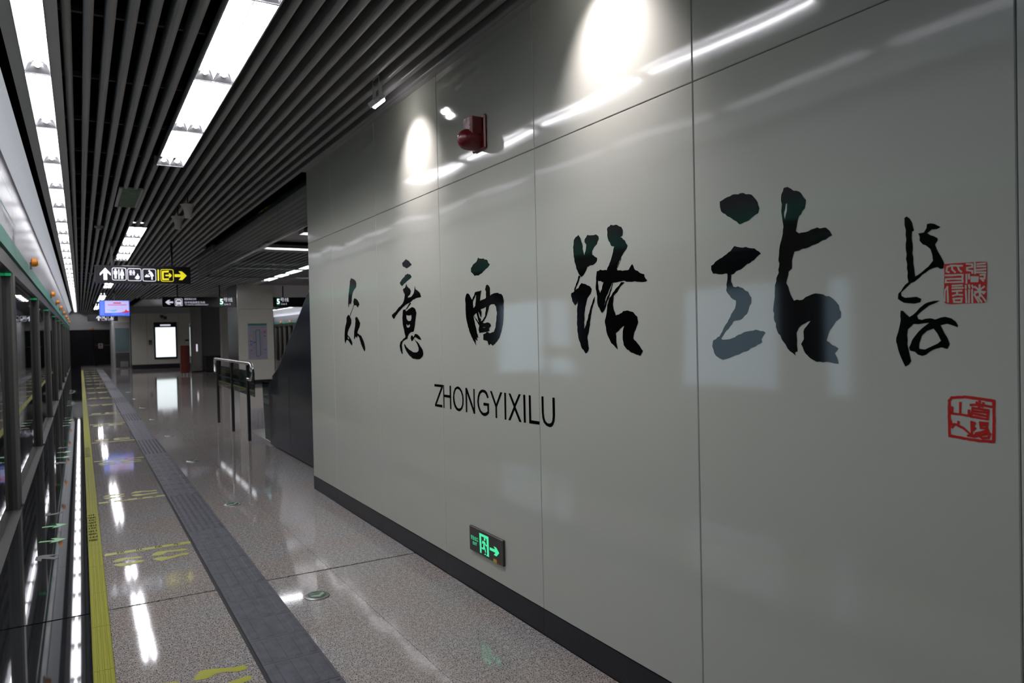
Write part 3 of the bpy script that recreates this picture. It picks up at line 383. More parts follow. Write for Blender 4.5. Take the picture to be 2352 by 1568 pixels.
# ---- calligraphy on the wall
def on_wall(lift):
    return lambda a, b, k: (W-lift-.00012*k, a, b)
def glyph(key, name, label, m='ink'):
    o = poly_mesh(name, D[key], on_wall(.0009), m, rough=.0026, step=.011)
    return tag(o, label, 'lettering')
glyph('zhong', 'brush_character', 'smallest black brush character of thin separate strokes, leftmost on the white wall')
glyph('yi', 'brush_character', 'black brush character with dots on top and a curved hook below, left of ZHONGYIXILU')
glyph('xi', 'brush_character', 'black brush character of a round tangled box under one big dot, above ZHONGYIXILU')
glyph('lu', 'brush_character', 'black brush character with a heavy horizontal bar, right of the round boxed one')
glyph('zhan', 'brush_character', 'largest thick black brush character with an oval dot, left of the signature')
glyph('sign', 'brush_signature', 'thin black handwritten signature in two joined signs beside the red seal')
zt = thing('station_lettering', 'black printed capital letters ZHONGYIXILU under the brush characters', 'lettering', (W, 3.9, 1.1))
for P in D['letters']:
    poly_mesh('letter', P and [P], lambda a, b, k: (-.0009, a-3.9, b-1.1), 'ink', zt)
sl = thing('red_seal', 'solid red square seal stamp with pale characters cut out of it, beside the signature', 'seal', (W, .9, 1.8))
poly_mesh('stamp_field', [[D['seal1_bg']]], lambda a, b, k: (-.0010, a-.9, b-1.8), 'seal_red', sl, rough=.0012, step=.012)
P = []
for pl in D['seal1']: P += stroke(pl, .0024)
poly_mesh('stamp_character', P, lambda a, b, k: (-.0013-.000004*k, a-.9, b-1.8), 'enamel', sl, rough=.0006, step=.012)
P = []
for i, pl in enumerate(D['seal2']): P += stroke(pl, .0034 if i else .0040)
o = poly_mesh('red_seal', P, lambda a, b, k: (W-.0009-.000004*k, a, b), 'seal_red', rough=.0007, step=.010)
tag(o, 'red outlined seal stamp with thin red characters, lower right of the wall', 'seal')

# ---- exit sign on wall
ex = thing('exit_sign', 'dark plate low on the white wall with green running man, arrow and EXIT', 'sign', (W, 4.01, .345))
boxo('plate', (-.016, 0, -.219, .219, -.079, .079), 'exit_plate', ex, bevel=.003)
# u,v in plate space (u 0..1 from left = +Y side, v 0..1 from top)
def exu(u, v, k=0): return (-.0168-.00003*k, .219-.438*u, .079-.158*v)
def expoly(pts_list, m, name):
    return poly_mesh(name, pts_list, lambda a, b, k: exu(a, b, k), m, ex)
def E_(x, y):
    u = (x-258)/(1125-258); top = 295+(670-295)*u; bot = 885+(1305-885)*u
    return (u, (y-top)/(bot-top))
def EP(l): return [[E_(*p) for p in l]]
expoly([EP([(532, 488), (772, 590), (778, 1080), (706, 1046), (730, 1010), (722, 640), (582, 568), (585, 985), (545, 970)])], 'exit_green', 'door_symbol')
expoly([EP([(655, 618), (672, 612), (690, 630), (697, 655), (690, 682), (672, 688), (655, 672), (650, 645)]),
        EP([(615, 682), (655, 695), (685, 720), (700, 770), (735, 800), (730, 830), (690, 805), (675, 760), (668, 790), (690, 900), (705, 970), (688, 972), (655, 880), (640, 910), (585, 870), (590, 840), (630, 855), (640, 760), (625, 730), (618, 765), (598, 740)]),
        EP([(682, 985), (700, 1030), (655, 1020)])], 'exit_green', 'running_figure')
expoly([EP([(802, 838), (935, 890), (898, 808), (965, 845), (1036, 975), (968, 1055), (900, 1020), (945, 970), (802, 905)])], 'exit_green', 'arrow')
text_obj('安全出口', .030, lambda a, b: (-.0169, .219-.438*.165-a, .006+b), 'exit_green', ex, sx=.85)
text_obj('EXIT', .028, lambda a, b: (-.0169, .219-.438*.172-a, -.026+b), 'exit_green', ex)
poly_mesh('approval_sticker', [EP([(882, 1100), (970, 1140), (972, 1235), (885, 1195)])], lambda a, b, k: exu(a, b), 'sticker_yellow', ex)
poly_mesh('approval_sticker', [EP([(978, 1145), (1045, 1175), (1045, 1262), (980, 1238)])], lambda a, b, k: exu(a, b), 'dark_red', ex)

# ---- fire alarm sounder
al = thing('fire_alarm', 'red fire alarm sounder with round horn high on the white wall', 'alarm', (W, 3.985, 2.90))
s = MB(); s.prism([(-.085, -.105), (.085, -.105), (.085, .105), (-.085, .105)], 'X', -.02, 0)
s.build('backplate', 'red', al, bevel=.008)
s = MB()
pr = []
for t in range(13):
    an = math.pi*t/12; pr.append((.055*math.cos(an), .075+.0*math.sin(an)))
prof = [(-.062, -.075), (.062, -.075), (.062, .085), (-.062, .085)]
s.prism([(-.085, -.062), (-.02, -.062), (-.02, .062), (-.085, .062), (-.098, .040), (-.103, 0), (-.098, -.040)], 'Z', -.02, .088)
s.build('strobe_body', 'red', al, bevel=.004)
s = MB(); c = Vector((-.02, 0, -.045)); pts = []; rs = []
for x, r in ((-.0, .060), (-.05, .064), (-.085, .063), (-.105, .056), (-.122, .042), (-.132, .024), (-.136, .0)):
    pts.append((c.x+x, c.y, c.z)); rs.append(max(r, .001))
s.tube(pts, rs, 28); s.build('horn', 'red', al, smooth=True)
boxo('label_patch', (-.1035, -.1025, -.012, .026, .055, .075), mat('patch', (.22, .12, .13), .3), al)
for i, ch in enumerate('FIRE'):
    text_obj(ch, .026, lambda a, b, i=i: (-.0995+.0, -.045-a*.9, .045-.026*i+b), 'white_paint', al)

# ================================================================== ceiling
ceil = structure('ceiling')
boxo('void_slab', (-2.5, 13, -10, 58, 4.6, 4.7), 'void', ceil)
SLW = .025
def slat_profile(c, z=ZC):
    p = [(c-SLW, z+.11), (c-SLW, z+.018)]
    for t in range(1, 6):
        an = math.pi+math.pi*t/6; p.append((c+SLW*math.cos(an), z+.018+.018*math.sin(an)))
    p += [(c+SLW, z+.018), (c+SLW, z+.11)]
    return p
groups = [(2.58+10.44*k, 2.58+10.44*k+5.68) for k in range(0, 5)]
slat_cache = {}
def slat(c, a, b, parent=ceil, z=ZC):
    key = round(b-a, 3)
    if key not in slat_cache:
        s = MB(); s.prism(slat_profile(0, 0), 'Y', 0, b-a-.004); slat_cache[key] = s.build('slat', 'slat', parent, smooth=True); o = slat_cache[key]
    else:
        o = slat_cache[key].copy(); COL.objects.link(o)
    o.location = (c, a+.002, z); return o
seams = [-10, -1.2, 10.8, 22.8, 34.8, 44.6]
for k in range(-1, 20):
    c = .087+.1068*k
    if k in (6, 7, 8):
        cuts = []
        edge = [-10]
        for g0, g1 in groups:
            edge += [g0-.06, g1+.06]
        edge.append(54.8)
        for a, b in zip(edge[::2], edge[1::2]):
            if b-a > .1: slat(c, max(a, -10), min(b, 54.8))
        continue
    if k in (4, 5):      # grille panel sits over two slats
        for a, b in zip([-10, -1.2, 11.15, 22.8, 34.8], [-1.2, 9.76, 22.8, 34.8, 54.8]):
            slat(c, a, b)
        continue
    zz = ZC+.03 if k == -1 else ZC
    for a, b in zip([-10, -1.2, 10.8, 22.8, 34.8], [-1.2, 10.8, 22.8, 34.8, 54.8]): slat(c, a, b, z=zz)
# carriers above the slats
s = MB()
y = -9.5
while y < 55:
    s.box(-.1, 2.15, y, y+.03, ZC+.12, ZC+.15); y += 1.2
s.build('carrier', mat('carrier', (.12, .12, .12), .6), ceil, kind='stuff')
trim = structure('trim_1')
boxo('edge_trim', (2.118, 2.20, -10, 8.0, ZC-.004, ZC+.02), 'trim', trim)
boxo('edge_flange', (2.118, 2.124, -10, 8.0, ZC+.02, ZC+.12), 'trim', trim)
trim = structure('trim_2')
boxo('channel_trim', (-.338, -.272, -10, 54.8, ZC-.012, ZC+.03), 'trim', trim)
boxo('channel_trim', (-.118, -.058, -10, 54.8, ZC-.012, ZC+.03), 'trim', trim)
# ---- tube lights
def light_unit(name, label, width, ntube, L, group):
    t = thing(name, label, 'light', (0, 0, ZC), group)
    h = width/2
    s = MB()       # frame rails + ends
    s.box(-h-.008, -h, 0, L, -.012, .05); s.box(h, h+.008, 0, L, -.012, .05)
    s.box(-h, h, 0, .006, -.010, .06); s.box(-h, h, L-.006, L, -.010, .06)
    s.build('frame', 'endcap', t)
    s = MB(); wt = width/ntube
    for i in range(ntube):
        c = -h+wt*(i+.5); p = wt/2-.002
        prof = [(c-p, .0), (c-p*.75, .045), (c-.025, .075), (c+.025, .075), (c+p*.75, .045), (c+p, .0)]
        for a, b in zip(prof[:-1], prof[1:]): s.face([(a[0], .006, a[1]), (b[0], .006, b[1]), (b[0], L-.006, b[1]), (a[0], L-.006, a[1])])
    s.build('reflector', 'reflector', t)
    for i in range(ntube):
        c = -h+wt*(i+.5); p = wt/2-.004
        s = MB()
        s.face([(c-p, L-.008, -.004), (c+p, L-.008, -.004), (c+.014, L-.10, .05), (c-.014, L-.10, .05)])
        s.build('end_reflector', 'endcap', t)
        s = MB(); s.tube([(c, L-.060, .034), (c, L-.035, .034)], .019, 10); s.build('lamp_holder', 'endcap', t)
        s = MB(); s.tube([(c, .085, .034), (c, L-.052, .034)], .0155, 8, caps=False)
        s.build('lamp_tube', 'tube', t, smooth=True)
    s = MB(); s.box(-h, h, 0, L, .08, .10); s.build('housing', 'void', t)
    return t
u = light_unit('tube_light', 'single tube light unit in the unbroken row beside the screen doors', .145, 1, 1.432, 'tube lights in the unbroken row beside the screen doors')
u.location = (-.193, 0, ZC)
first = True
y = 5.768-1.432*4
while y < 54:
    if first: u.location = (-.193, y, ZC); first = False
    else:
        n_ = round((y-4.336)/1.432)
        oo = ['nearest', 'second', 'third', 'fourth', 'fifth', 'sixth', 'seventh', 'eighth']
        copy_tree(u, (-.193, y, ZC), (oo[n_]+' visible tube light unit of the row beside the screen doors') if 0 <= n_ < 8 else None)
    y += 1.432
labs = ['double tube light panel of the nearest run',
        'double tube light panel in the run above the toilet sign', 'double tube light panel in the run just below the toilet sign', 'double tube light panel in the run right above the screen', 'double tube light panel in the run left of the screen']
u2 = light_unit('double_tube_light', labs[2], .245, 2, 1.42, 'double tube lights of one run')
first = True
for gi, (g0, g1) in enumerate(groups):
    if g1 > 54: continue
    for k in range(4):
        gname = 'double tube lights of run %s' % ['nearest', 'second', 'third', 'fourth', 'farthest'][gi]
        if first: u2.location = (.842, g0+1.42*k, ZC); u2['label'] = labs[gi]+', nearest of four'; u2['group'] = gname; first = False
        else: copy_tree(u2, (.842, g0+1.42*k, ZC), labs[gi]+', '+['nearest', 'second', 'third', 'farthest'][k]+' of four', gname)
# lights of the concourse side
for k in range(5):
    o = copy_tree(u2, (5.18, 24.4-1.42*(k+1), ZC), 'double tube light panel in the slanting row above the big column', 'double tube lights above the big column')
for k in range(0, 24):
    copy_tree(u2, (10.9, 17+1.42*k, ZC-.11), 'tube light unit in the row over the far platform side', 'tube lights over the far platform side')
u3 = light_unit('cross_light', 'thin light panel running across behind the glass smoke barrier, longer visible piece', .30, 1, 1.6, 'cross-running light panels behind the smoke barrier')
u3.rotation_euler = (0, 0, -math.pi/2); u3.location = (3.05, 14.25, ZC-.11)
copy_tree(u3, (4.7, 14.25, ZC-.11), 'thin crossing light panel farther right, mostly hidden by the end of the white wall'); 
u4 = copy_tree(u3, (3.15, 12.0, ZC-.11), 'short light panel behind the glass smoke barrier, nearer than the long one')
u4['group'] = 'near cross light'

# ---- spotlights on fork arms
def spotlight(loc, label):
    t = thing('spotlight', label, 'spotlight', loc)
    rot = Matrix.Rotation(math.radians(-38), 4, 'Y')
    s = MB()
    for y in (-.062, .062): s.box(-.012, .012, y-.003, y+.003, .0, .17)
    s.box(-.012, .012, -.065, .065, .165, .172); s.build('fork_bracket', 'white_paint', t)
    s = MB(); s.box(-.05, .05, -.056, .056, -.010, .030)
    o = s.build('lamp_head', 'white_paint', t, bevel=.004); o.rotation_euler = (0, math.radians(-40), 0)
    for dx in (-.024, .024):
        for dy in (-.027, .027):
            s = MB(); s.tube([(dx, dy, -.011), (dx, dy, -.022), (dx, dy, -.030)], [.021, .019, .012], 14)
            l = s.build('lens', 'led', t, smooth=True); l.rotation_euler = (0, math.radians(-40), 0)
    s = MB(); s.tube([(-.001, -.07, .0), (-.001, .07, .0)], .007, 10); s.build('pivot_bolt', 'steel', t)
    return t
spotlight((1.88, 5.00, 3.345), 'small white spotlight on a fork arm under the slats, left of the fire alarm')
spotlight((1.88, 2.71, 3.395), 'small white spotlight just above the picture edge, over the brightest wall patch')

# ---- ceiling items
gp = thing('ceiling_grille', 'square green mottled grille panel set among the ceiling slats', 'grille', (.575, 10.455, ZC))
boxo('frame', (-.13, .13, -.69, .69, .0, .02), 'trim', gp); boxo('grille_mesh', (-.095, .105, -.66, .66, -.004, .0), 'grille', gp)
def horn(loc, label):
    t = thing('ceiling_speaker', label, 'speaker', loc)
    s = MB(); pts = []; rs = []
    for z, r in ((.085, .085), (.082, .092), (.07, .080), (.04, .062), (0, .050), (-.05, .044), (-.085, .041)): pts.append((0, 0, z)); rs.append(r)
    s.tube(pts, rs, 24); s.build('horn_body', 'speaker', t, smooth=True)
    s = MB(); s.tube([(0, 0, .09), (0, 0, .22)], .006, 8); s.build('stem', 'black', t)
horn((1.205, 9.93, 3.26), 'grey funnel-shaped ceiling speaker, upper right of a pair below the slats')
horn((1.20, 10.95, 3.255), 'grey funnel-shaped ceiling speaker, lower left of a pair below the slats')
for y, l in ((13.2, 'small grey detector box between slats, nearest of its line'), (22.6, 'small grey detector box left of the hanging toilet sign'), (31.5, 'small grey detector box right of the light row, third of its line'), (41, 'small grey detector box farthest down the line beside the light row')):
    t = thing('detector', l, 'detector', (.30, y, ZC))
    boxo('base', (-.06, .06, -.05, .05, -.012, .01), 'trim', t); s = MB(); s.tube([(0, 0, -.012), (0, 0, -.045)], [.045, .035], 14); s.build('sensor_head', 'trim', t)
def dome(loc, label):
    t = thing('security_camera', label, 'camera', loc)
    s = MB(); s.tube([(0, 0, .0), (0, 0, .17)], .012, 8); s.build('stem', 'trim', t)
    s = MB(); s.tube([(0, 0, .02), (0, 0, -.05), (0, 0, -.06)], [.07, .08, .07], 16); s.build('housing', 'speaker', t)
    s = MB(); s.tube([(0, 0, -.06), (0, 0, -.09), (0, 0, -.12), (0, 0, -.135)], [.065, .06, .035, .004], 16); s.build('dome', 'black_gloss', t, smooth=True)
dome((1.55, 22.3, 3.26), 'grey dome camera hanging below the toilet sign level among far slats')
dome((1.28, 20.6, 3.30), 'grey dome camera hanging slightly left of the other one among far slats')

# ================================================================== screen doors, left
def bay_px(y0): return y0
left = structure('wall_left')
boxo('tunnel_wall', (-5.2, -5.0, -10, 57, -1, 4.6), 'void', left)
boxo('track_bed', (-5.0, -.66, -10, 57, -1.2, -1.1), 'void', left)
boxo('platform_edge', (-.66, -.56, -10, 57, -1.1, -.022), 'concrete', left)
BAY = 5.06; Y0 = 8.75
bays = range(-3, 10)
def screen_bay(y):
    """one bay: post at y, door opening towards -y"""
    t = thing('screen_door', 'bay', 'screen door', (-.56, y, 0))
    s = MB(); s.box(-.105, 0, 0, .32, 0, 2.36); p = s.build('post', 'psd_frame', t)
    boxo('edge_strip', (-.018, .004, -.004, .02, 0, 2.36), 'psd_edge', p)
    boxo('warning_mark', (-.14, -.0, -.003, 0, 1.05, 1.28), mat('mark', (.07, .045, .035), .4), p) if False else None
    boxo('indicator_lamp', (-.06, -.01, -.03, 0, 2.33, 2.355), 'green_led', p)
    # threshold
    s = MB(); s.box(-.085, .02, -4.74, 0, -.02, .004); s.build('threshold', 'sill', t)
    # fixed and sliding glass leaves
    for a, b in ((-4.74, -3.55), (-2.35, -1.19), (-3.53, -2.37), (-1.17, -.02)):
        off = -.055
        s = MB(); s.box(off-.012, off, a, b, .02, 2.34); g = s.build('glass_leaf', 'glass', t)
        s = MB(); s.box(off-.04, off-.013, a, a+.035, .01, 2.34); s.box(off-.04, off-.013, b-.035, b, .01, 2.34)
        s.box(off-.04, off-.013, a+.035, b-.035, .01, .10); s.box(off-.04, off-.013, a+.035, b-.035, 2.27, 2.34)
        s.build('leaf_frame', 'psd_frame', g)
    # header, green band, fascia
    s = MB(); s.box(-.16, .0, -4.74, .32, 2.36, 2.495); s.build('header_beam', 'psd_frame', t)
    s = MB(); s.prism([(-.1, 2.505), (.022, 2.505), (.016, 2.665), (-.1, 2.665)], 'Y', -4.738, .318); s.build('green_band', 'green_band', t)
    s = MB(); s.box(-.1, 0, -4.737, -2.212, 2.67, 3.375); s.build('fascia_panel', 'fascia', t)
    s = MB(); s.box(-.1, 0, -2.208, .317, 2.67, 3.375); s.build('fascia_panel', 'fascia', t)
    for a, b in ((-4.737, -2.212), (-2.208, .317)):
        s = MB(); s.prism([(0, 3.385), (.135, 3.575), (.105, 3.59), (-.05, 3.385)], 'Y', a, b); s.build('upper_panel', 'fascia_glow', t)
    return t
labels = ['screen door bay behind the viewpoint', 'screen door bay behind the viewpoint', 'screen door bay just left of the viewpoint', 'nearest visible screen door bay, with the route map on its header',
          'second screen door bay along the platform, with the first orange beacon', 'third screen door bay along the platform', 'fourth screen door bay along the platform', 'fifth screen door bay along the platform', 'sixth screen door bay along the platform',
          'seventh screen door bay along the platform', 'eighth screen door bay, third from the dark end door', 'ninth screen door bay, second from the dark end door', 'last screen door bay, next to the dark end door']
sb = screen_bay(Y0+BAY*-3); sb['label'] = labels[0]; sb['group'] = 'screen door bays behind the viewpoint'
for i, k in enumerate(bays):
    if i == 0: continue
    if Y0+BAY*k > 55: continue
    o = copy_tree(sb, (-.56, Y0+BAY*k, 0), labels[i])
    if i > 1: 
        if 'group' in o: del o['group']
    if k == 0: b0 = o
# route map on nearest header
def mapquad(a, b, z0, z1, m, name):
    s = MB(); s.face([(.0015, a-Y0, z0), (.0015, b-Y0, z0), (.0015, b-Y0, z1), (.0015, a-Y0, z1)]); s.build(name, m, b0)
loopP = []
ya, yb_, za, zb = 5.2, 9.42, 2.90, 3.14; r = .05
pts = [(ya, za), (yb_-r, za), (yb_-.01, za+.02), (yb_, za+r), (yb_, zb-r), (yb_-.01, zb-.02), (yb_-r, zb), (ya, zb)]
for sg in stroke(pts, .007): loopP.append(sg)
poly_mesh('route_line', loopP, lambda a, b, k: (.0016+.00001*k, a-Y0, b), 'map_green', b0)
P = []
rnd = random.Random(5)
for i in range(22):
    yy = ya+.1+.19*i
    for zz in (za-.05, zb+.03):
        h = rnd.uniform(.03, .08)
        P.append([[(yy, zz-(h if zz < 3 else 0)), (yy+.05, zz-(h if zz < 3 else 0)), (yy+.05, zz+(0 if zz < 3 else h)), (yy, zz+(0 if zz < 3 else h))]])
poly_mesh('route_text', P, lambda a, b, k: (.0016, a-Y0, b), mat('route_text', (.05, .055, .07), .4), b0)
mapquad(8.95, 9.25, 2.68, 2.76, 'map_grey', 'notice')
# sticker on near door
st = thing('door_sticker', 'yellow and white warning sticker on the nearest screen door glass', 'sticker', (-.600, 7.45, 1.40))
boxo('yellow_part', (0, .002, -.5, .06, -.075, .075), 'sticker_yellow', st); boxo('white_part', (0, .002, .06, .17, -.06, .06), 'sticker_white', st)
P = [[[(-.4+.09*i, -.03), (-.35+.09*i, -.03), (-.35+.09*i, .03), (-.4+.09*i, .03)]] for i in range(5)]
poly_mesh('print', P, lambda a, b, k: (.0026, a, b), 'black', st)
# orange beacons
ol = ['orange beacon nearest on the green band of the screen doors', 'second orange beacon on the green band', 'third orange beacon on the green band', 'fourth orange beacon on the green band', 'fifth orange beacon on the green band', 'sixth orange beacon on the green band', 'seventh orange beacon on the green band', 'eighth orange beacon on the green band, farthest']
for y, l in zip((11.0, 18.4, 22.3, 26.1, 31, 36, 41, 47), ol):
    t = thing('beacon', l, 'beacon', (-.505, y, 2.70))
    s = MB(); s.tube([(0, 0, -.03), (.01, 0, -.03), (.06, 0, -.03), (.075, 0, -.03)], [.04, .055, .05, .03], 16)
    s.v = [(a, b, c) for a, b, c in s.v]; s.build('lens', 'orange', t, smooth=True)
    boxo('bracket', (-.015, .01, -.02, .02, -.12, -.03), 'dark_steel', t)
# ad lightboxes across the track (seen mirrored in the white wall)
for i, (a, b) in enumerate(((-5, -2), (.6, 3.6), (5.8, 8.7), (11.9, 14.6))):
    t = thing('track_lightbox', 'lit advertising box on the tunnel wall across the track', 'lightbox', (-4.05, (a+b)/2, 1.5), 'lit boxes across the track')
    L = (b-a)/2; boxo('case', (-.12, 0, -L-.05, L+.05, -.83, .83), 'black', t)
    boxo('screen', (0, .01, -L, L, -.75, .75), 'ad_lit', t)

# ================================================================== floor markings
tx = thing('warning_text', 'black vertical text on the yellow safety line', 'lettering', (.056, 7.54, .0045))
for i, ch in enumerate('请在黄色安全线内候车'):
    text_obj(ch, .085, lambda a, b, i=i: (-b*.88, -.50+.112*i+a*.95, .0003), 'ink', tx)
tx2 = thing('warning_text', 'black vertical text on the yellow safety line, farther from the wall lettering', 'lettering', (.056, 12.6, .0045))
for i, ch in enumerate('请在黄色安全线内候车'):
    text_obj(ch, .085, lambda a, b, i=i: (-b*.88, -.50+.112*i+a*.95, .0003), 'ink', tx2)
feet = D['feet']
ords = ['nearest', 'second', 'third', 'fourth', 'fifth', 'sixth', 'seventh', 'eighth', 'ninth', 'tenth', 'eleventh', 'twelfth', 'thirteenth', 'fourteenth', 'fifteenth', 'sixteenth', 'seventeenth', 'eighteenth', 'nineteenth', 'twentieth']
n = 0
for k in range(-1, 8):
    c = 7.56+5.06*k
    for sgn in (-1, 1):
        yb = c+1.05*sgn
        if yb < 3 or yb > 46: continue
        o_ = ords[n]; n += 1
        q = thing('queue_bar', 'yellow floor bar with black characters, %s from the viewpoint' % o_, 'floor marking', (.43, yb, 0))
        s = MB(); s.box(-.308, .308, -.032, .032, 0, .0012); s.build('bar', 'yellow_decal', q)
        for i, ch in enumerate('排队候车'):
            text_obj(ch, .062, lambda a, b, i=i: (-.20+.135*i+a, b*.95, .0016), 'ink', q)
        ft = thing('footprints', 'two pairs of yellow footprints beside the %s floor bar' % o_, 'floor marking', (.43, yb, 0))
        for P in feet:
            poly_mesh('footprint', [[[(x-.43, (6.51-y)*(-1 if sgn < 0 else 1)*1.0) for x, y in P]]], lambda a, b, kk: (a, b, .0014), 'yellow_decal', ft)
an = 0
for k in range(0, 5):
    for j, P in enumerate(D['arrows']):
        col = 'green_decal' if j < 2 else 'grey_decal'
        yc = sum(p[1] for p in P)/len(P)
        lab = ['far green', 'near green', 'far grey', 'near grey'][j]+' arrow of the %s door on the dark stone floor' % ords[k]
        o = poly_mesh('floor_arrow', [[[(x, y+5.06*k) for x, y in P]]], lambda a, b, kk: (a, b, .0012), col)
        tag(o, lab, 'floor marking')
for i in range(8):
    y = 1.65+3.03*(i+1)
    t = thing('floor_disc', 'round steel-rimmed green arrow light in the floor, %s from the viewpoint' % ords[i], 'floor light', (1.27, y, 0))
    s = MB(); s.tube([(0, 0, .0), (0, 0, .006), (0, 0, .009)], [.080, .078, .072], 32); s.build('steel_ring', 'brushed', t, smooth=True)
    s = MB(); s.tube([(0, 0, .009), (0, 0, .0105)], [.058, .056], 32); s.build('green_plate', 'disc_green', t)
    poly_mesh('arrow', [[[(-.047, .010), (-.030, -.018), (.012, -.020+.0), (.0, -.045)] and [(-.052, .004), (-.040, -.022), (.006, -.044), (.050, .004), (.040, .032), (.006, -.010)]]], lambda a, b, kk: (a, b, .0112), 'disc_arrow', t)
    text_obj('安全出口', .018, lambda a, b: (-.006+a, .026+b, .0112), 'disc_arrow', t)

# ================================================================== hanging signs
def face_map(x0, x1, z0, z1, y):
    return lambda u, v, k=0: (x0+(x1-x0)*u, y-.0006-.0001*k, z1-(z1-z0)*v)
def sign_icons(t, mp, S):
    """S: list of (material, name, polys in sign units u(m from left) v(m from top))"""
    for m, nm, P in S: poly_mesh(nm, P, mp, m, t)
def rrect(x0, y0, x1, y1, w=.012, r=.03):
    def loop(x0, y0, x1, y1, r):
        o = []
        for cx, cy, a0 in ((x1-r, y1-r, 0), (x0+r, y1-r, 90), (x0+r, y0+r, 180), (x1-r, y0+r, 270)):
            for a in range(0, 91, 30): o.append((cx+r*math.cos(math.radians(a0+a)), cy+r*math.sin(math.radians(a0+a))))
        return o
    return [loop(x0, y0, x1, y1, r), loop(x0+w, y0+w, x1-w, y1-w, max(r-w, .004))]
def circ(x, y, r): return [[(x+r*math.cos(t*.5236), y+r*math.sin(t*.5236)) for t in range(12)]]
def man(x, y, s):
    return [circ(x, y+.035*s, .028*s), [[(x-.05*s, y+.07*s), (x+.05*s, y+.07*s), (x+.05*s, y+.17*s), (x+.03*s, y+.17*s), (x+.03*s, y+.30*s), (x-.03*s, y+.30*s), (x-.03*s, y+.17*s), (x-.05*s, y+.17*s)]]]
def woman(x, y, s):
    return [circ(x, y+.035*s, .028*s), [[(x-.035*s, y+.07*s), (x+.035*s, y+.07*s), (x+.06*s, y+.19*s), (x+.03*s, y+.20*s), (x+.03*s, y+.30*s), (x-.03*s, y+.30*s), (x-.03*s, y+.20*s), (x-.06*s, y+.19*s)]]]
def up_arrow(x0, x1, y0, y1):
    c = (x0+x1)/2; w = (x1-x0); h = y1-y0
    return [[(c, y0), (x1, y0+h*.38), (x1, y0+h*.64), (c+w*.17, y0+h*.42), (c+w*.17, y1), (c-w*.17, y1), (c-w*.17, y0+h*.42), (x0, y0+h*.64), (x0, y0+h*.38)]]
def rt_arrow(x0, x1, y0, y1):
    c = (y0+y1)/2; h = (y1-y0); w = x1-x0
    return [[(x1, c), (x0+w*.62, y1), (x0+w*.34, y1), (x0+w*.60, c+h*.17), (x0, c+h*.17), (x0, c-h*.17), (x0+w*.60, c-h*.17), (x0+w*.34, y0), (x0+w*.62, y0)]]
def mirror(P, c): return [[(2*c-x, y) for x, y in l] for l in P]
# sign 1: toilets / exit
def hsign(name, label, x0, x1, z0, z1, y, rods, ytop=ZC+.1):
    t = thing(name, label, 'sign', ((x0+x1)/2, y, (z0+z1)/2))
    cx, cz = (x0+x1)/2, (z0+z1)/2
    boxo('case', (x0-cx, x1-cx, 0, .10, z0-cz, z1-cz), 'sign_black', t, bevel=.004)
    for rx in rods: boxo('rod', (rx-cx-.018, rx-cx+.018, .035, .065, z1-cz, ytop-cz), 'black', t)
    return t, (lambda u, v, k=0: (x0-cx+u, -.0006-.00006*k, z1-cz-v))
X0, X1, Z0, Z1 = .26, 1.835, 2.69, 3.012
t, mp = hsign('hanging_sign', 'black hanging sign with white arrow, toilet symbols and yellow exit arrow', X0, X1, Z0, Z1, 15.0, (.53, 1.52))
def SP(x, y):
    u = (x-30)/2245; top = 85+70*u; return (u*1.575, (y-top)/(425-30*u)*.322)
def SQ(l): return [[SP(*p) for p in l]]
sign_icons(t, mp, [('sign_white', 'arrow', [SQ([(260, 150), (383, 285), (383, 342), (302, 265), (302, 440), (218, 440), (218, 265), (138, 338), (138, 280)])]),
  ('sign_white', 'icon_frame', [rrect(*SP(410, 150), *SP(738, 455), .010), rrect(*SP(762, 168), *SP(1088, 470), .010), rrect(*SP(1112, 182), *SP(1432, 482), .010)]),
  ('sign_yellow', 'icon_frame', [rrect(*SP(1540, 195), *SP(1855, 490), .010)])])
a = SP(490, 175); b = SP(640, 185); s_ = .60
toil = man(a[0], a[1], s_)+woman(b[0], b[1], s_)+[SQ([(553, 190), (582, 190), (582, 422), (553, 420)])]
c_ = SP(830, 205); e_ = SP(912, 208)
acc = man(c_[0], c_[1], .33)+woman(e_[0], e_[1], .33)+[SQ([(860, 210), (872, 210), (872, 338), (860, 338)]), SQ([(985, 330), (1015, 330), (1045, 370), (1035, 415), (1000, 430), (960, 425), (950, 400), (925, 415), (945, 370)])]+[circ(*SP(998, 312), .011)]
baby = [circ(*SP(1272, 235), .016), SQ([(1262, 262), (1310, 245), (1350, 290), (1380, 358), (1350, 362), (1350, 440), (1318, 440), (1315, 362), (1298, 358), (1290, 310), (1250, 315), (1245, 300), (1275, 290)]), SQ([(1165, 350), (1200, 330), (1240, 330), (1285, 355), (1285, 380), (1165, 378)])]+[circ(*SP(1212, 322), .010)]
exi = [SQ([(1575, 240), (1740, 232), (1740, 270), (1615, 272), (1615, 415), (1740, 412), (1740, 452), (1575, 450)]), SQ([(1655, 325), (1755, 325), (1730, 292), (1765, 292), (1812, 345), (1765, 395), (1730, 395), (1755, 362), (1655, 358)])]
sign_icons(t, mp, [('sign_white', 'toilet_symbol', toil), ('sign_white', 'accessible_symbol', acc), ('sign_white', 'baby_care_symbol', baby), ('sign_yellow', 'exit_symbol', exi),
  ('sign_yellow', 'divider', [SQ([(1470, 205), (1502, 207), (1502, 465), (1468, 465)])]), ('sign_yellow', 'arrow', [SQ([(1878, 318), (2040, 320), (1980, 250), (2060, 252), (2175, 352), (2065, 455), (1978, 452), (2040, 385), (1878, 378)])])])
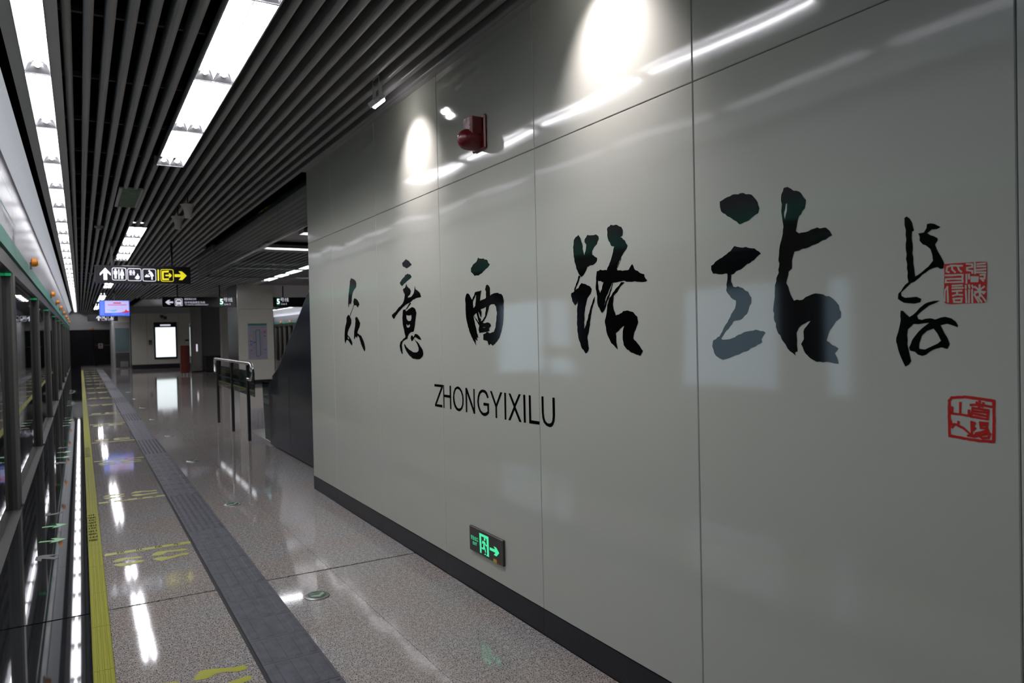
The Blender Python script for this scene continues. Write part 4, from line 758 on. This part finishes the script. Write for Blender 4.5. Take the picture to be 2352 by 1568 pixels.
# sign 2: line 5 direction, two cases at the column
t, mp = hsign('hanging_sign', 'black hanging sign with left arrow, train symbol and Line 5, left of the big column', 2.38, 4.70, 2.70, 3.045, 26.75, (2.85, 4.18))
sign_icons(t, mp, [('sign_white', 'arrow', [mirror(rt_arrow(.09, .33, .10, .255), .21)]), ('sign_white', 'icon_frame', [rrect(.38, .05, .62, .30, .012)]),
  ('sign_white', 'train_symbol', [[[(.44, .08), (.56, .08), (.59, .12), (.59, .22), (.57, .25), (.60, .285), (.565, .285), (.545, .255), (.455, .255), (.435, .285), (.40, .285), (.43, .25), (.41, .22), (.41, .12)], [(.44, .12), (.56, .12), (.56, .165), (.44, .165)]]]),
  ('sign_green', 'line_badge', [[[(1.80, .04), (1.90, .04), (1.90, .29), (1.80, .29)]]])])
def stxt(t, mp, s, size, u, v, m='sign_white', sx=1): text_obj(s, size, lambda a, b: mp(u+a, v-b, 3), m, t, sx=sx)
stxt(t, mp, '往陇海站方向', .07, .86, .075, sx=.9); stxt(t, mp, '往中央商务区方向', .085, 1.0, .19, sx=.95); stxt(t, mp, 'To CENTRAL BUSINESS DISTRICT', .05, 1.06, .265)
stxt(t, mp, '5', .25, 1.85, .16); stxt(t, mp, '5', .25, 1.854, .16); stxt(t, mp, '号线', .155, 2.06, .10); stxt(t, mp, 'Line 5', .085, 2.04, .245)
t, mp = hsign('hanging_sign', 'black hanging sign with Line 5 text, right of the big column', 5.95, 7.6, 2.70, 3.05, 26.75, (6.32, 7.4))
sign_icons(t, mp, [('sign_green', 'line_badge', [[[(.14, .03), (.24, .03), (.24, .28), (.14, .28)]]])])
stxt(t, mp, '5', .25, .19, .16); stxt(t, mp, '5', .25, .194, .16); stxt(t, mp, '号线', .155, .41, .10); stxt(t, mp, 'Line 5', .085, .39, .24)
# sign 3 far
t, mp = hsign('hanging_sign', 'small far black hanging sign with up arrow, below the screen', .35, 1.68, 2.59, 2.925, 42, (.6, 1.4))
sign_icons(t, mp, [('sign_white', 'arrow', [up_arrow(.38, .58, .05, .30)]), ('sign_white', 'icon_frame', [rrect(.61, .05, .85, .30, .012), rrect(.90, .05, 1.14, .30, .012)]),
   ('sign_white', 'symbol', man(.67, .08, .45)+woman(.73, .08, .45)+circ(0, 0, 0.0001)[:0]+[circ(.79, .22, .04)]+[[[(.95, .22), (1.02, .2), (1.02, .10), (1.08, .13), (1.11, .20), (1.09, .27), (1.05, .27), (1.02, .24), (.95, .25)]]])])
# screen
tv = thing('display_screen', 'hanging flat screen showing a blue and lilac notice', 'screen', (1.10, 29.9, 2.79))
boxo('case', (-.485, .485, 0, .09, -.285, .285), 'black', tv); boxo('rod', (-.02, .02, .03, .07, .285, .78), 'black', tv)
def tvq(pts, m, nm, k=0): return poly_mesh(nm, [[pts]], lambda a, b, kk: (-.475+.95*a, -.001-.0003*k, .275-.55*b), m, tv)
tvq([(0, 0), (1, 0), (1, 1), (0, 1)], 'tv_blue', 'display')
tvq([(.18, .02), (.98, .02), (.98, .80), (.18, .80)], 'tv_lilac', 'notice_field', 1)
tvq([(.46, .12), (.72, .12), (.72, .20), (.46, .20)], 'tv_red', 'headline', 2)
tvq([(.28, .26), (.90, .26), (.90, .30), (.28, .30)], 'tv_red', 'headline', 2)
tvq([(.20, .56), (.35, .62), (.50, .60), (.60, .56), (.56, .66), (.48, .73), (.38, .70)], 'tv_teal', 'wave', 2)
tvq([(.60, .80), (.75, .76), (.85, .68), (.88, .55), (.91, .66), (.98, .68), (.98, .80)], 'tv_red', 'ribbon', 2)
P = [[[(.62+.05*i, .68), (.645+.05*i, .68), (.645+.05*i, .45+.04*(i % 3)), (.62+.05*i, .45+.04*(i % 3))]] for i in range(6)]
poly_mesh('skyline', P, lambda a, b, kk: (-.475+.95*a, -.0012, .275-.55*b), 'tv_pale', tv)
P = [[[(.03, .08+.13*i), (.15, .08+.13*i), (.15, .11+.13*i), (.03, .11+.13*i)]] for i in range(7)]+[[[(.4, .88), (.85, .88), (.85, .90), (.4, .90)]]]
poly_mesh('text_lines', P, lambda a, b, kk: (-.475+.95*a, -.0016, .275-.55*b), 'tv_pale', tv)

# ================================================================== far structures
farw = structure('wall_north')
# end wall with dark opening at Y=55
boxo('lintel', (-.56, 2.2, 54.9, 55.1, 2.32, 3.6), 'grey_panel', farw)
boxo('wall_panel', (2.0, 2.2, 54.9, 55.1, 0, 2.32), 'grey_panel', farw)
dd = structure('door_1'); boxo('door_leaf', (-.56, .75, 55.0, 55.06, 0, 2.30), 'door_black', dd); boxo('door_leaf', (.77, 2.0, 55.0, 55.06, 0, 2.30), 'door_black', dd)
boxo('push_bar', (.85, 1.85, 54.95, 55.0, 1.28, 1.31), mat('dark_yellow', (.09, .08, .02), .5), dd)
nt = thing('notice', 'small white and red notice on the dark end door', 'notice', (1.15, 54.98, 1.25))
boxo('card', (-.13, .13, -.01, 0, -.16, .16), mat('card', (.35, .28, .32), .5), nt); s = MB(); s.tube([(0, -.012, .05), (0, -.011, .05)], .07, 16); s.build('ring', 'dark_red', nt)
boxo('text_block', (-.09, .09, -.012, -.01, -.12, -.06), 'dark_red', nt)
eb = thing('beacon', 'flat orange beacon on the lintel above the dark end door', 'beacon', (.7, 54.88, 2.42)); boxo('lens', (-.1, .1, -.04, 0, -.03, .03), 'orange', eb, bevel=.01)
# lift shaft box
lf = thing('lift_shaft', 'bluish glass lift shaft with steel base left of the bright lightbox', 'lift', (2.05, 47, 0))
boxo('shaft', (-.40, .42, 0, 6.0, 0, 2.62), 'grey_panel', lf); boxo('glass_front', (-.34, .36, -.02, 0, .95, 2.3), 'blue_glass', lf); boxo('steel_base', (-.34, .36, -.03, 0, .05, .9), 'dark_steel', lf)
boxo('steel_box', (-.12, .28, -.12, -.03, .08, .42), 'steel', lf)
boxo('head', (-.40, .42, -.02, 6.0, 2.62, 3.43), 'beige', lf)
# lightbox wall Y 44.7
fw = structure('wall_far')
for a, b in ((2.40, 3.16), (3.16, 4.74), (4.74, 5.55)):
    boxo('panel', (a+.004, b-.004, 44.7, 44.8, .25, 3.05), 'beige', fw)
boxo('panel', (2.4, 5.55, 44.7, 44.8, 3.06, 3.5), 'grey_panel', fw)
fb = structure('baseboard_far'); boxo('stone', (2.40, 5.55, 44.68, 44.8, 0, .245), 'skirt', fb)
boxo('backing', (2.4, 8, 44.81, 44.9, 0, 3.6), 'grey_wall', fw)
lb = thing('lightbox', 'tall lit white advertising lightbox in a black frame', 'lightbox', (4.09, 44.66, 1.53))
boxo('frame', (-.58, .58, 0, .04, -1.02, 1.02), 'black', lb); boxo('screen', (-.50, .50, -.01, 0, -.90, .74), 'lightbox', lb)
boxo('title_strip', (-.26, .26, -.01, 0, .82, .90), 'sign_white', lb)
cmx = thing('security_camera', 'black dome camera on the far white wall above the lightbox', 'camera', (3.92, 44.6, 2.92))
boxo('bracket', (-.03, .03, 0, .09, 0, .06), 'white_paint', cmx); s = MB(); s.tube([(0, 0, .03), (0, 0, -.06), (0, 0, -.14)], [.10, .10, .03], 14); s.build('dome', 'black_gloss', cmx)
ra = thing('fire_alarm', 'small red alarm box on the far wall above the lightbox', 'alarm', (4.1, 44.68, 2.80)); boxo('body', (-.07, .07, -.06, 0, -.07, .07), 'red', ra, bevel=.01); boxo('plate', (-.08, .08, -.01, .01, -.085, .085), 'dark_red', ra)
gi = thing('intercom', 'small grey box on the far wall left of the lightbox', 'intercom', (3.32, 44.68, 1.45)); boxo('body', (-.09, .09, -.04, 0, -.14, .14), 'grey_wall', gi); boxo('speaker_grille', (-.05, .05, -.045, -.04, .02, .09), 'black', gi)
rs_ = thing('alarm_button', 'red sounder on the far wall above the red cabinet', 'alarm', (5.17, 44.66, 1.50)); boxo('body', (-.10, .10, -.08, .02, -.02, .07), 'red', rs_); boxo('stem', (-.03, .03, -.04, .02, -.13, -.02), 'speaker', rs_)
rc = thing('red_cabinet', 'tall narrow red cabinet on small feet near the far wall', 'cabinet', (3.99, 35.3, 0))
boxo('body', (-.17, .19, 0, .32, .10, 1.33), mat('cabinet_red', (.115, .010, .006), .45), rc, bevel=.01)
boxo('door_panel', (-.15, .02, -.01, 0, .14, 1.29), mat('cabinet_red_light', (.17, .018, .008), .45), rc)
for x in (-.13, .0, .14): s = MB(); s.tube([(x, .04, 0), (x, .04, .10)], .02, 8); s.build('foot', 'steel', rc)
# glass jamb, dark block, pillars
gj = thing('steel_pillar', 'shiny steel and glass pillar right of the red cabinet', 'pillar', (4.78, 38, 0))
boxo('steel_front', (-.18, .28, 0, .3, .06, 3.45), 'steel', gj); boxo('steel_base', (-.20, .34, -.02, .3, 0, .06), 'skirt', gj)
boxo('glass_strip', (-.22, -.18, -.02, .3, .1, 2.3), 'blue_glass', gj); boxo('light_strip', (.02, .09, -.01, 0, 1.0, 1.35), 'sign_white', gj); boxo('notice', (-.08, .03, -.01, 0, 1.7, 2.1), 'poster', gj)
blk = structure('wall_back')
boxo('panel', (5.06, 6.6, 38.05, 38.25, 0, 3.6), 'grey_wall', blk)
bx = thing('equipment_cabinet', 'low black cabinet against the dark grey wall', 'cabinet', (5.55, 37.4, 0)); boxo('body', (-.42, .42, 0, .55, .03, .78), 'black', bx, bevel=.01); boxo('door', (-.38, -.01, -.012, 0, .07, .72), 'joint', bx); boxo('door', (.01, .38, -.012, 0, .07, .72), 'joint', bx)
pl = thing('column', 'slim beige column between the dark wall and the big column', 'column', (5.60, 34, 0)); boxo('shaft', (-.24, .30, 0, .5, .12, 3.6), 'beige', pl); boxo('base', (-.245, .305, -.005, .505, 0, .12), 'skirt', pl)
co = thing('column', 'big square beige column carrying the route map poster', 'column', (5.325, 26.6, 0))
for z0, z1 in ((.14, 2.62), (2.625, 3.6)): boxo('cladding', (-.60, .60, 0, 2.0, z0, z1), 'beige', co, bevel=.01)
boxo('side_cladding', (-.612, -.60, .03, 1.97, .14, 3.6), 'steel', co); boxo('base', (-.615, .61, -.01, 2.01, 0, .138), 'skirt', co)
# poster on column
po = thing('route_map', 'white route map poster with green loop line on the big column', 'poster', (5.36, 26.575, 1.50))
def PP(x, y):
    u = (x-240)/(885-240)*.63-.315; return (u, .62-(y-150)/(1425-150)*1.24)
boxo('board', (-.315, .325, 0, .02, -.62, .62), 'poster', po)
def pq(l, m, nm, k=0): return poly_mesh(nm, l, lambda a, b, kk: (a, -.001-.0004*k, b), m, po)
def pr_(x0, y0, x1, y1): return [[PP(x0, y0), PP(x1, y0), PP(x1, y1), PP(x0, y1)]]
pq([pr_(240, 150, 885, 225)], 'map_green', 'header_band')
lp = [PP(*p) for p in ((515, 1330), (505, 420), (530, 385), (640, 380), (650, 1290), (620, 1325), (515, 1330))]
pq(stroke(lp, .011), 'map_green', 'loop_line', 1)
pq([pr_(380, 812, 520, 850)], 'map_green', 'station_tag')
for m, L_ in (('map_red', [(775, 425, 855, 460), (775, 482, 855, 508), (300, 1100, 375, 1135)]), ('map_purple', [(780, 595, 850, 625), (295, 770, 375, 798)]), ('map_orange', [(300, 545, 370, 578), (305, 1215, 380, 1240)]),
              ('map_yellow', [(305, 600, 365, 630), (305, 655, 365, 685), (790, 920, 860, 950)]), ('map_blue', [(295, 880, 380, 915), (790, 1090, 865, 1120)]), ('map_grey', [(300, 938, 375, 965), (790, 1205, 865, 1230)])):
    pq([pr_(*q) for q in L_], m, 'line_tag')
pq([pr_(395, 430+56*i, 480, 446+56*i) for i in range(16)]+[pr_(665, 430+56*i, 750, 446+56*i) for i in range(16)]+[pr_(290, 285, 550, 300), pr_(670, 280, 840, 295)], 'map_grey', 'station_names')
# railing with glass infill
rl = thing('handrail', 'steel handrail on three dark posts with a teal glass infill, beside the escalator', 'railing', (2.305, 13.7, 0))
s = MB(); pts = [(0, 1.72, .98), (0, 1.86, 1.00), (0, 1.92, 1.08), (0, 1.92, 1.17), (0, 1.84, 1.24), (0, 1.74, 1.25), (0, -1.62, 1.25), (0, -1.74, 1.23), (0, -1.81, 1.16), (0, -1.80, 1.07), (0, -1.72, 1.0), (0, -1.6, .99), (0, -1.45, 1.0)]
s.tube(pts, .028, 14); s.build('rail', 'steel', rl, smooth=True)
for y in (1.57, -.02, -1.45):
    boxo('post', (-.022, .022, y-.03, y+.03, 0, 1.22), 'dark_steel', rl); 
boxo('glass_infill', (-.006, .006, -1.95, 1.55, .74, 1.13), 'glass_teal', rl)
# escalator with dark cladding and glass balustrade
es = thing('escalator', 'dark glossy clad escalator rising behind the end of the white wall', 'escalator', (2.48, 9, 0))
s = MB()
top = [(12.0-9, .86), (11.6-9, .93), (11.328-9, 1.04), (10.95-9, 1.18), (10.605-9, 1.373), (9.829-9, 1.824), (9.224-9, 2.17), (3-9, 5.77-.3)]
s.prism([(11.55-9, 0.02)]+top[1:]+[(3-9, .02)], 'X', 0, .05); s.build('side_cladding', 'dark_glossy', es)
for a in (10.3, 8.9): boxo('cladding_seam', (-.001, .001, a-9, a-9+.008, .02, 1.2), 'black', es)
s = MB(); s.tube([(.03, a, b+.02) for a, b in top[2:]], .03, 10); s.build('handrail', 'black', es, smooth=True)
s = MB(); s.tube([(1.12, a, b+.0) for a, b in [(5.6, .80), (4.4, .80), (3.0, .80), (2.3, .9), (1.6, 1.25), (-6, 5.3)]], .035, 10); s.build('handrail', 'black', es, smooth=True)
s = MB(); s.prism([(5.5, .05), (5.6, .74), (2.6, .76), (1.6, 1.15), (-6, 5.2), (-6, 4), (2.6, .05)], 'X', 1.10, 1.13); s.build('glass_balustrade', 'glass_teal', es)
s = MB(); s.box(.9, 1.25, 2.7, 5.4, .66, .78); s.build('newel_deck', 'dark_steel', es)
boxo('brush_guard', (.86, .92, 4.2, 4.8, .70, .785), 'sticker_yellow', es)
s = MB(); s.box(.05, 1.1, 2.5, 4.6, 0, .012); s.build('landing_plate', 'steel', es)
for i in range(14):
    z = .02+.17*i; y = 2.5-.30*i; boxo('step', (.06, 1.08, y-.32, y, max(z-.1, 0), z+.14), 'dark_steel', es)
s = MB(); s.prism([(3.0, .05), (3.15, .95), (2.62, .96), (2.62, .05)], 'X', .02, .035); s.build('glass_balustrade', 'glass_teal', es)
# ceiling on the right side
cr = structure('ceiling_side')
boxo('panel', (2.35, 12, 5.5, 15.9, ZC+.0, ZC+.05), 'grey_panel', cr)
boxo('panel', (.0, 12, 54.8-.0, 55.5, ZC+.0, ZC+.05), 'grey_panel', cr)
boxo('panel', (2.5, 12, 36.6, 54.8, ZC-.02, ZC+.05), 'grey_panel', cr)
sl2 = None; X_ = 2.223
while X_ < 5.0:
    a, b = 15.92, 36.55
    if sl2 is None: s = MB(); s.prism(slat_profile(0, 0), 'Y', 0, b-a); sl2 = s.build('slat', 'slat', cr, smooth=True); o = sl2
    else: o = sl2.copy(); COL.objects.link(o); o.parent = cr
    o.location = (X_, a, ZC); X_ += .16
sl3 = None; X_ = 5.35
while X_ < 11:
    if sl3 is None: s = MB(); s.prism(slat_profile(0, 0), 'Y', 0, 10.4); sl3 = s.build('slat', 'slat', cr, smooth=True); o = sl3
    else: o = sl3.copy(); COL.objects.link(o); o.parent = cr
    o.location = (X_, 15.92, ZC); X_ += .16
boxo('panel', (5.34, 12, 26.35, 36.55, ZC, ZC+.05), 'grey_panel', cr)
boxo('panel', (5.03, 5.34, 24.42, 36.55, ZC, ZC+.05), 'grey_panel', cr)
# glass smoke barriers
sbr = thing('smoke_barrier', 'clear hanging glass smoke barrier with a steel lower edge beside the escalator void', 'glass barrier', (2.32, 12, 3.2))
y = -3.9
while y < 3.8:
    boxo('glass_pane', (-.006, .006, y, y+1.9, -.225, .30), 'glass_clear', sbr); y += 1.92
boxo('lower_rail', (-.012, .012, -3.9, 3.8, -.245, -.225), 'steel', sbr)
sb2 = thing('smoke_barrier', 'glass smoke barrier crossing the side ceiling, nearer of two thin lines', 'glass barrier', (3.9, 15.86, 3.2))
for i in range(3): boxo('glass_pane', (-1.5+i*1.2, -.31+i*1.2, -.006, .006, -.10, .28), 'glass_clear', sb2)
boxo('lower_rail', (-1.5, 2.1, -.012, .012, -.12, -.10), 'steel', sb2)
sb3 = thing('smoke_barrier', 'glass smoke barrier crossing the side ceiling, farther of two thin lines', 'glass barrier', (3.6, 18.5, 3.2))
for i in range(3): boxo('glass_pane', (-1.0+i*.8, -.21+i*.8, -.006, .006, -.08, .25), 'glass_clear', sb3)
boxo('lower_rail', (-1.0, 1.4, -.012, .012, -.10, -.08), 'steel', sb3)
# opposite platform side screen doors
wo = structure('wall_east')
boxo('tunnel_wall', (13.0, 13.2, -10, 57, -1, 4.6), 'void', wo)
def opp(y, label):
    t = thing('screen_door', label, 'screen door', (11.45, y, 0))
    boxo('upper_panel', (0, .1, 0, 5.04, 2.95, 3.42), 'fascia_glow', t); boxo('fascia_panel', (0, .1, 0, 5.04, 2.56, 2.94), 'fascia', t)
    boxo('green_band', (-.02, .1, 0, 5.04, 2.46, 2.55), 'green_band', t); boxo('header_beam', (0, .15, 0, 5.04, 2.30, 2.45), 'psd_frame', t)
    for a in (0, 1.25, 2.5, 3.75): 
        boxo('post', (0, .15, a, a+.14, 0, 2.3), 'psd_edge', t); boxo('glass_leaf', (.08, .09, a+.15, a+1.24, .02, 2.3), 'glass', t)
opp(43.5, 'screen door bay of the far platform side, right of the big column')
opp(48.6, 'screen door bay of the far platform side, hidden partly by the big column')
osx = thing('door_sticker', 'yellow sticker on the far platform screen doors', 'sticker', (11.42, 45.3, 1.5)); boxo('card', (0, .01, -.9, .9, -.09, .09), 'sticker_yellow', osx); boxo('end_card', (0, .011, .9, 1.1, -.08, .08), 'sticker_white', osx)
for y, l in ((49.0, 'orange beacon nearest the big column on the far screen doors'), (46.6, 'orange beacon on the far screen doors, right of the other')):
    e = thing('beacon', l, 'beacon', (11.40, y, 2.56)); boxo('lens', (-.06, 0, -.12, .12, -.05, .05), 'orange', e, bevel=.01)
# rear closure so the hall is enclosed
rear = structure('wall_rear'); boxo('panel', (-5.2, 13.2, -10.2, -10, -1, 4.6), 'grey_wall', rear)
boxo('panel', (-5.2, 13.2, 57, 57.2, -1.2, 4.7), 'grey_wall', rear)
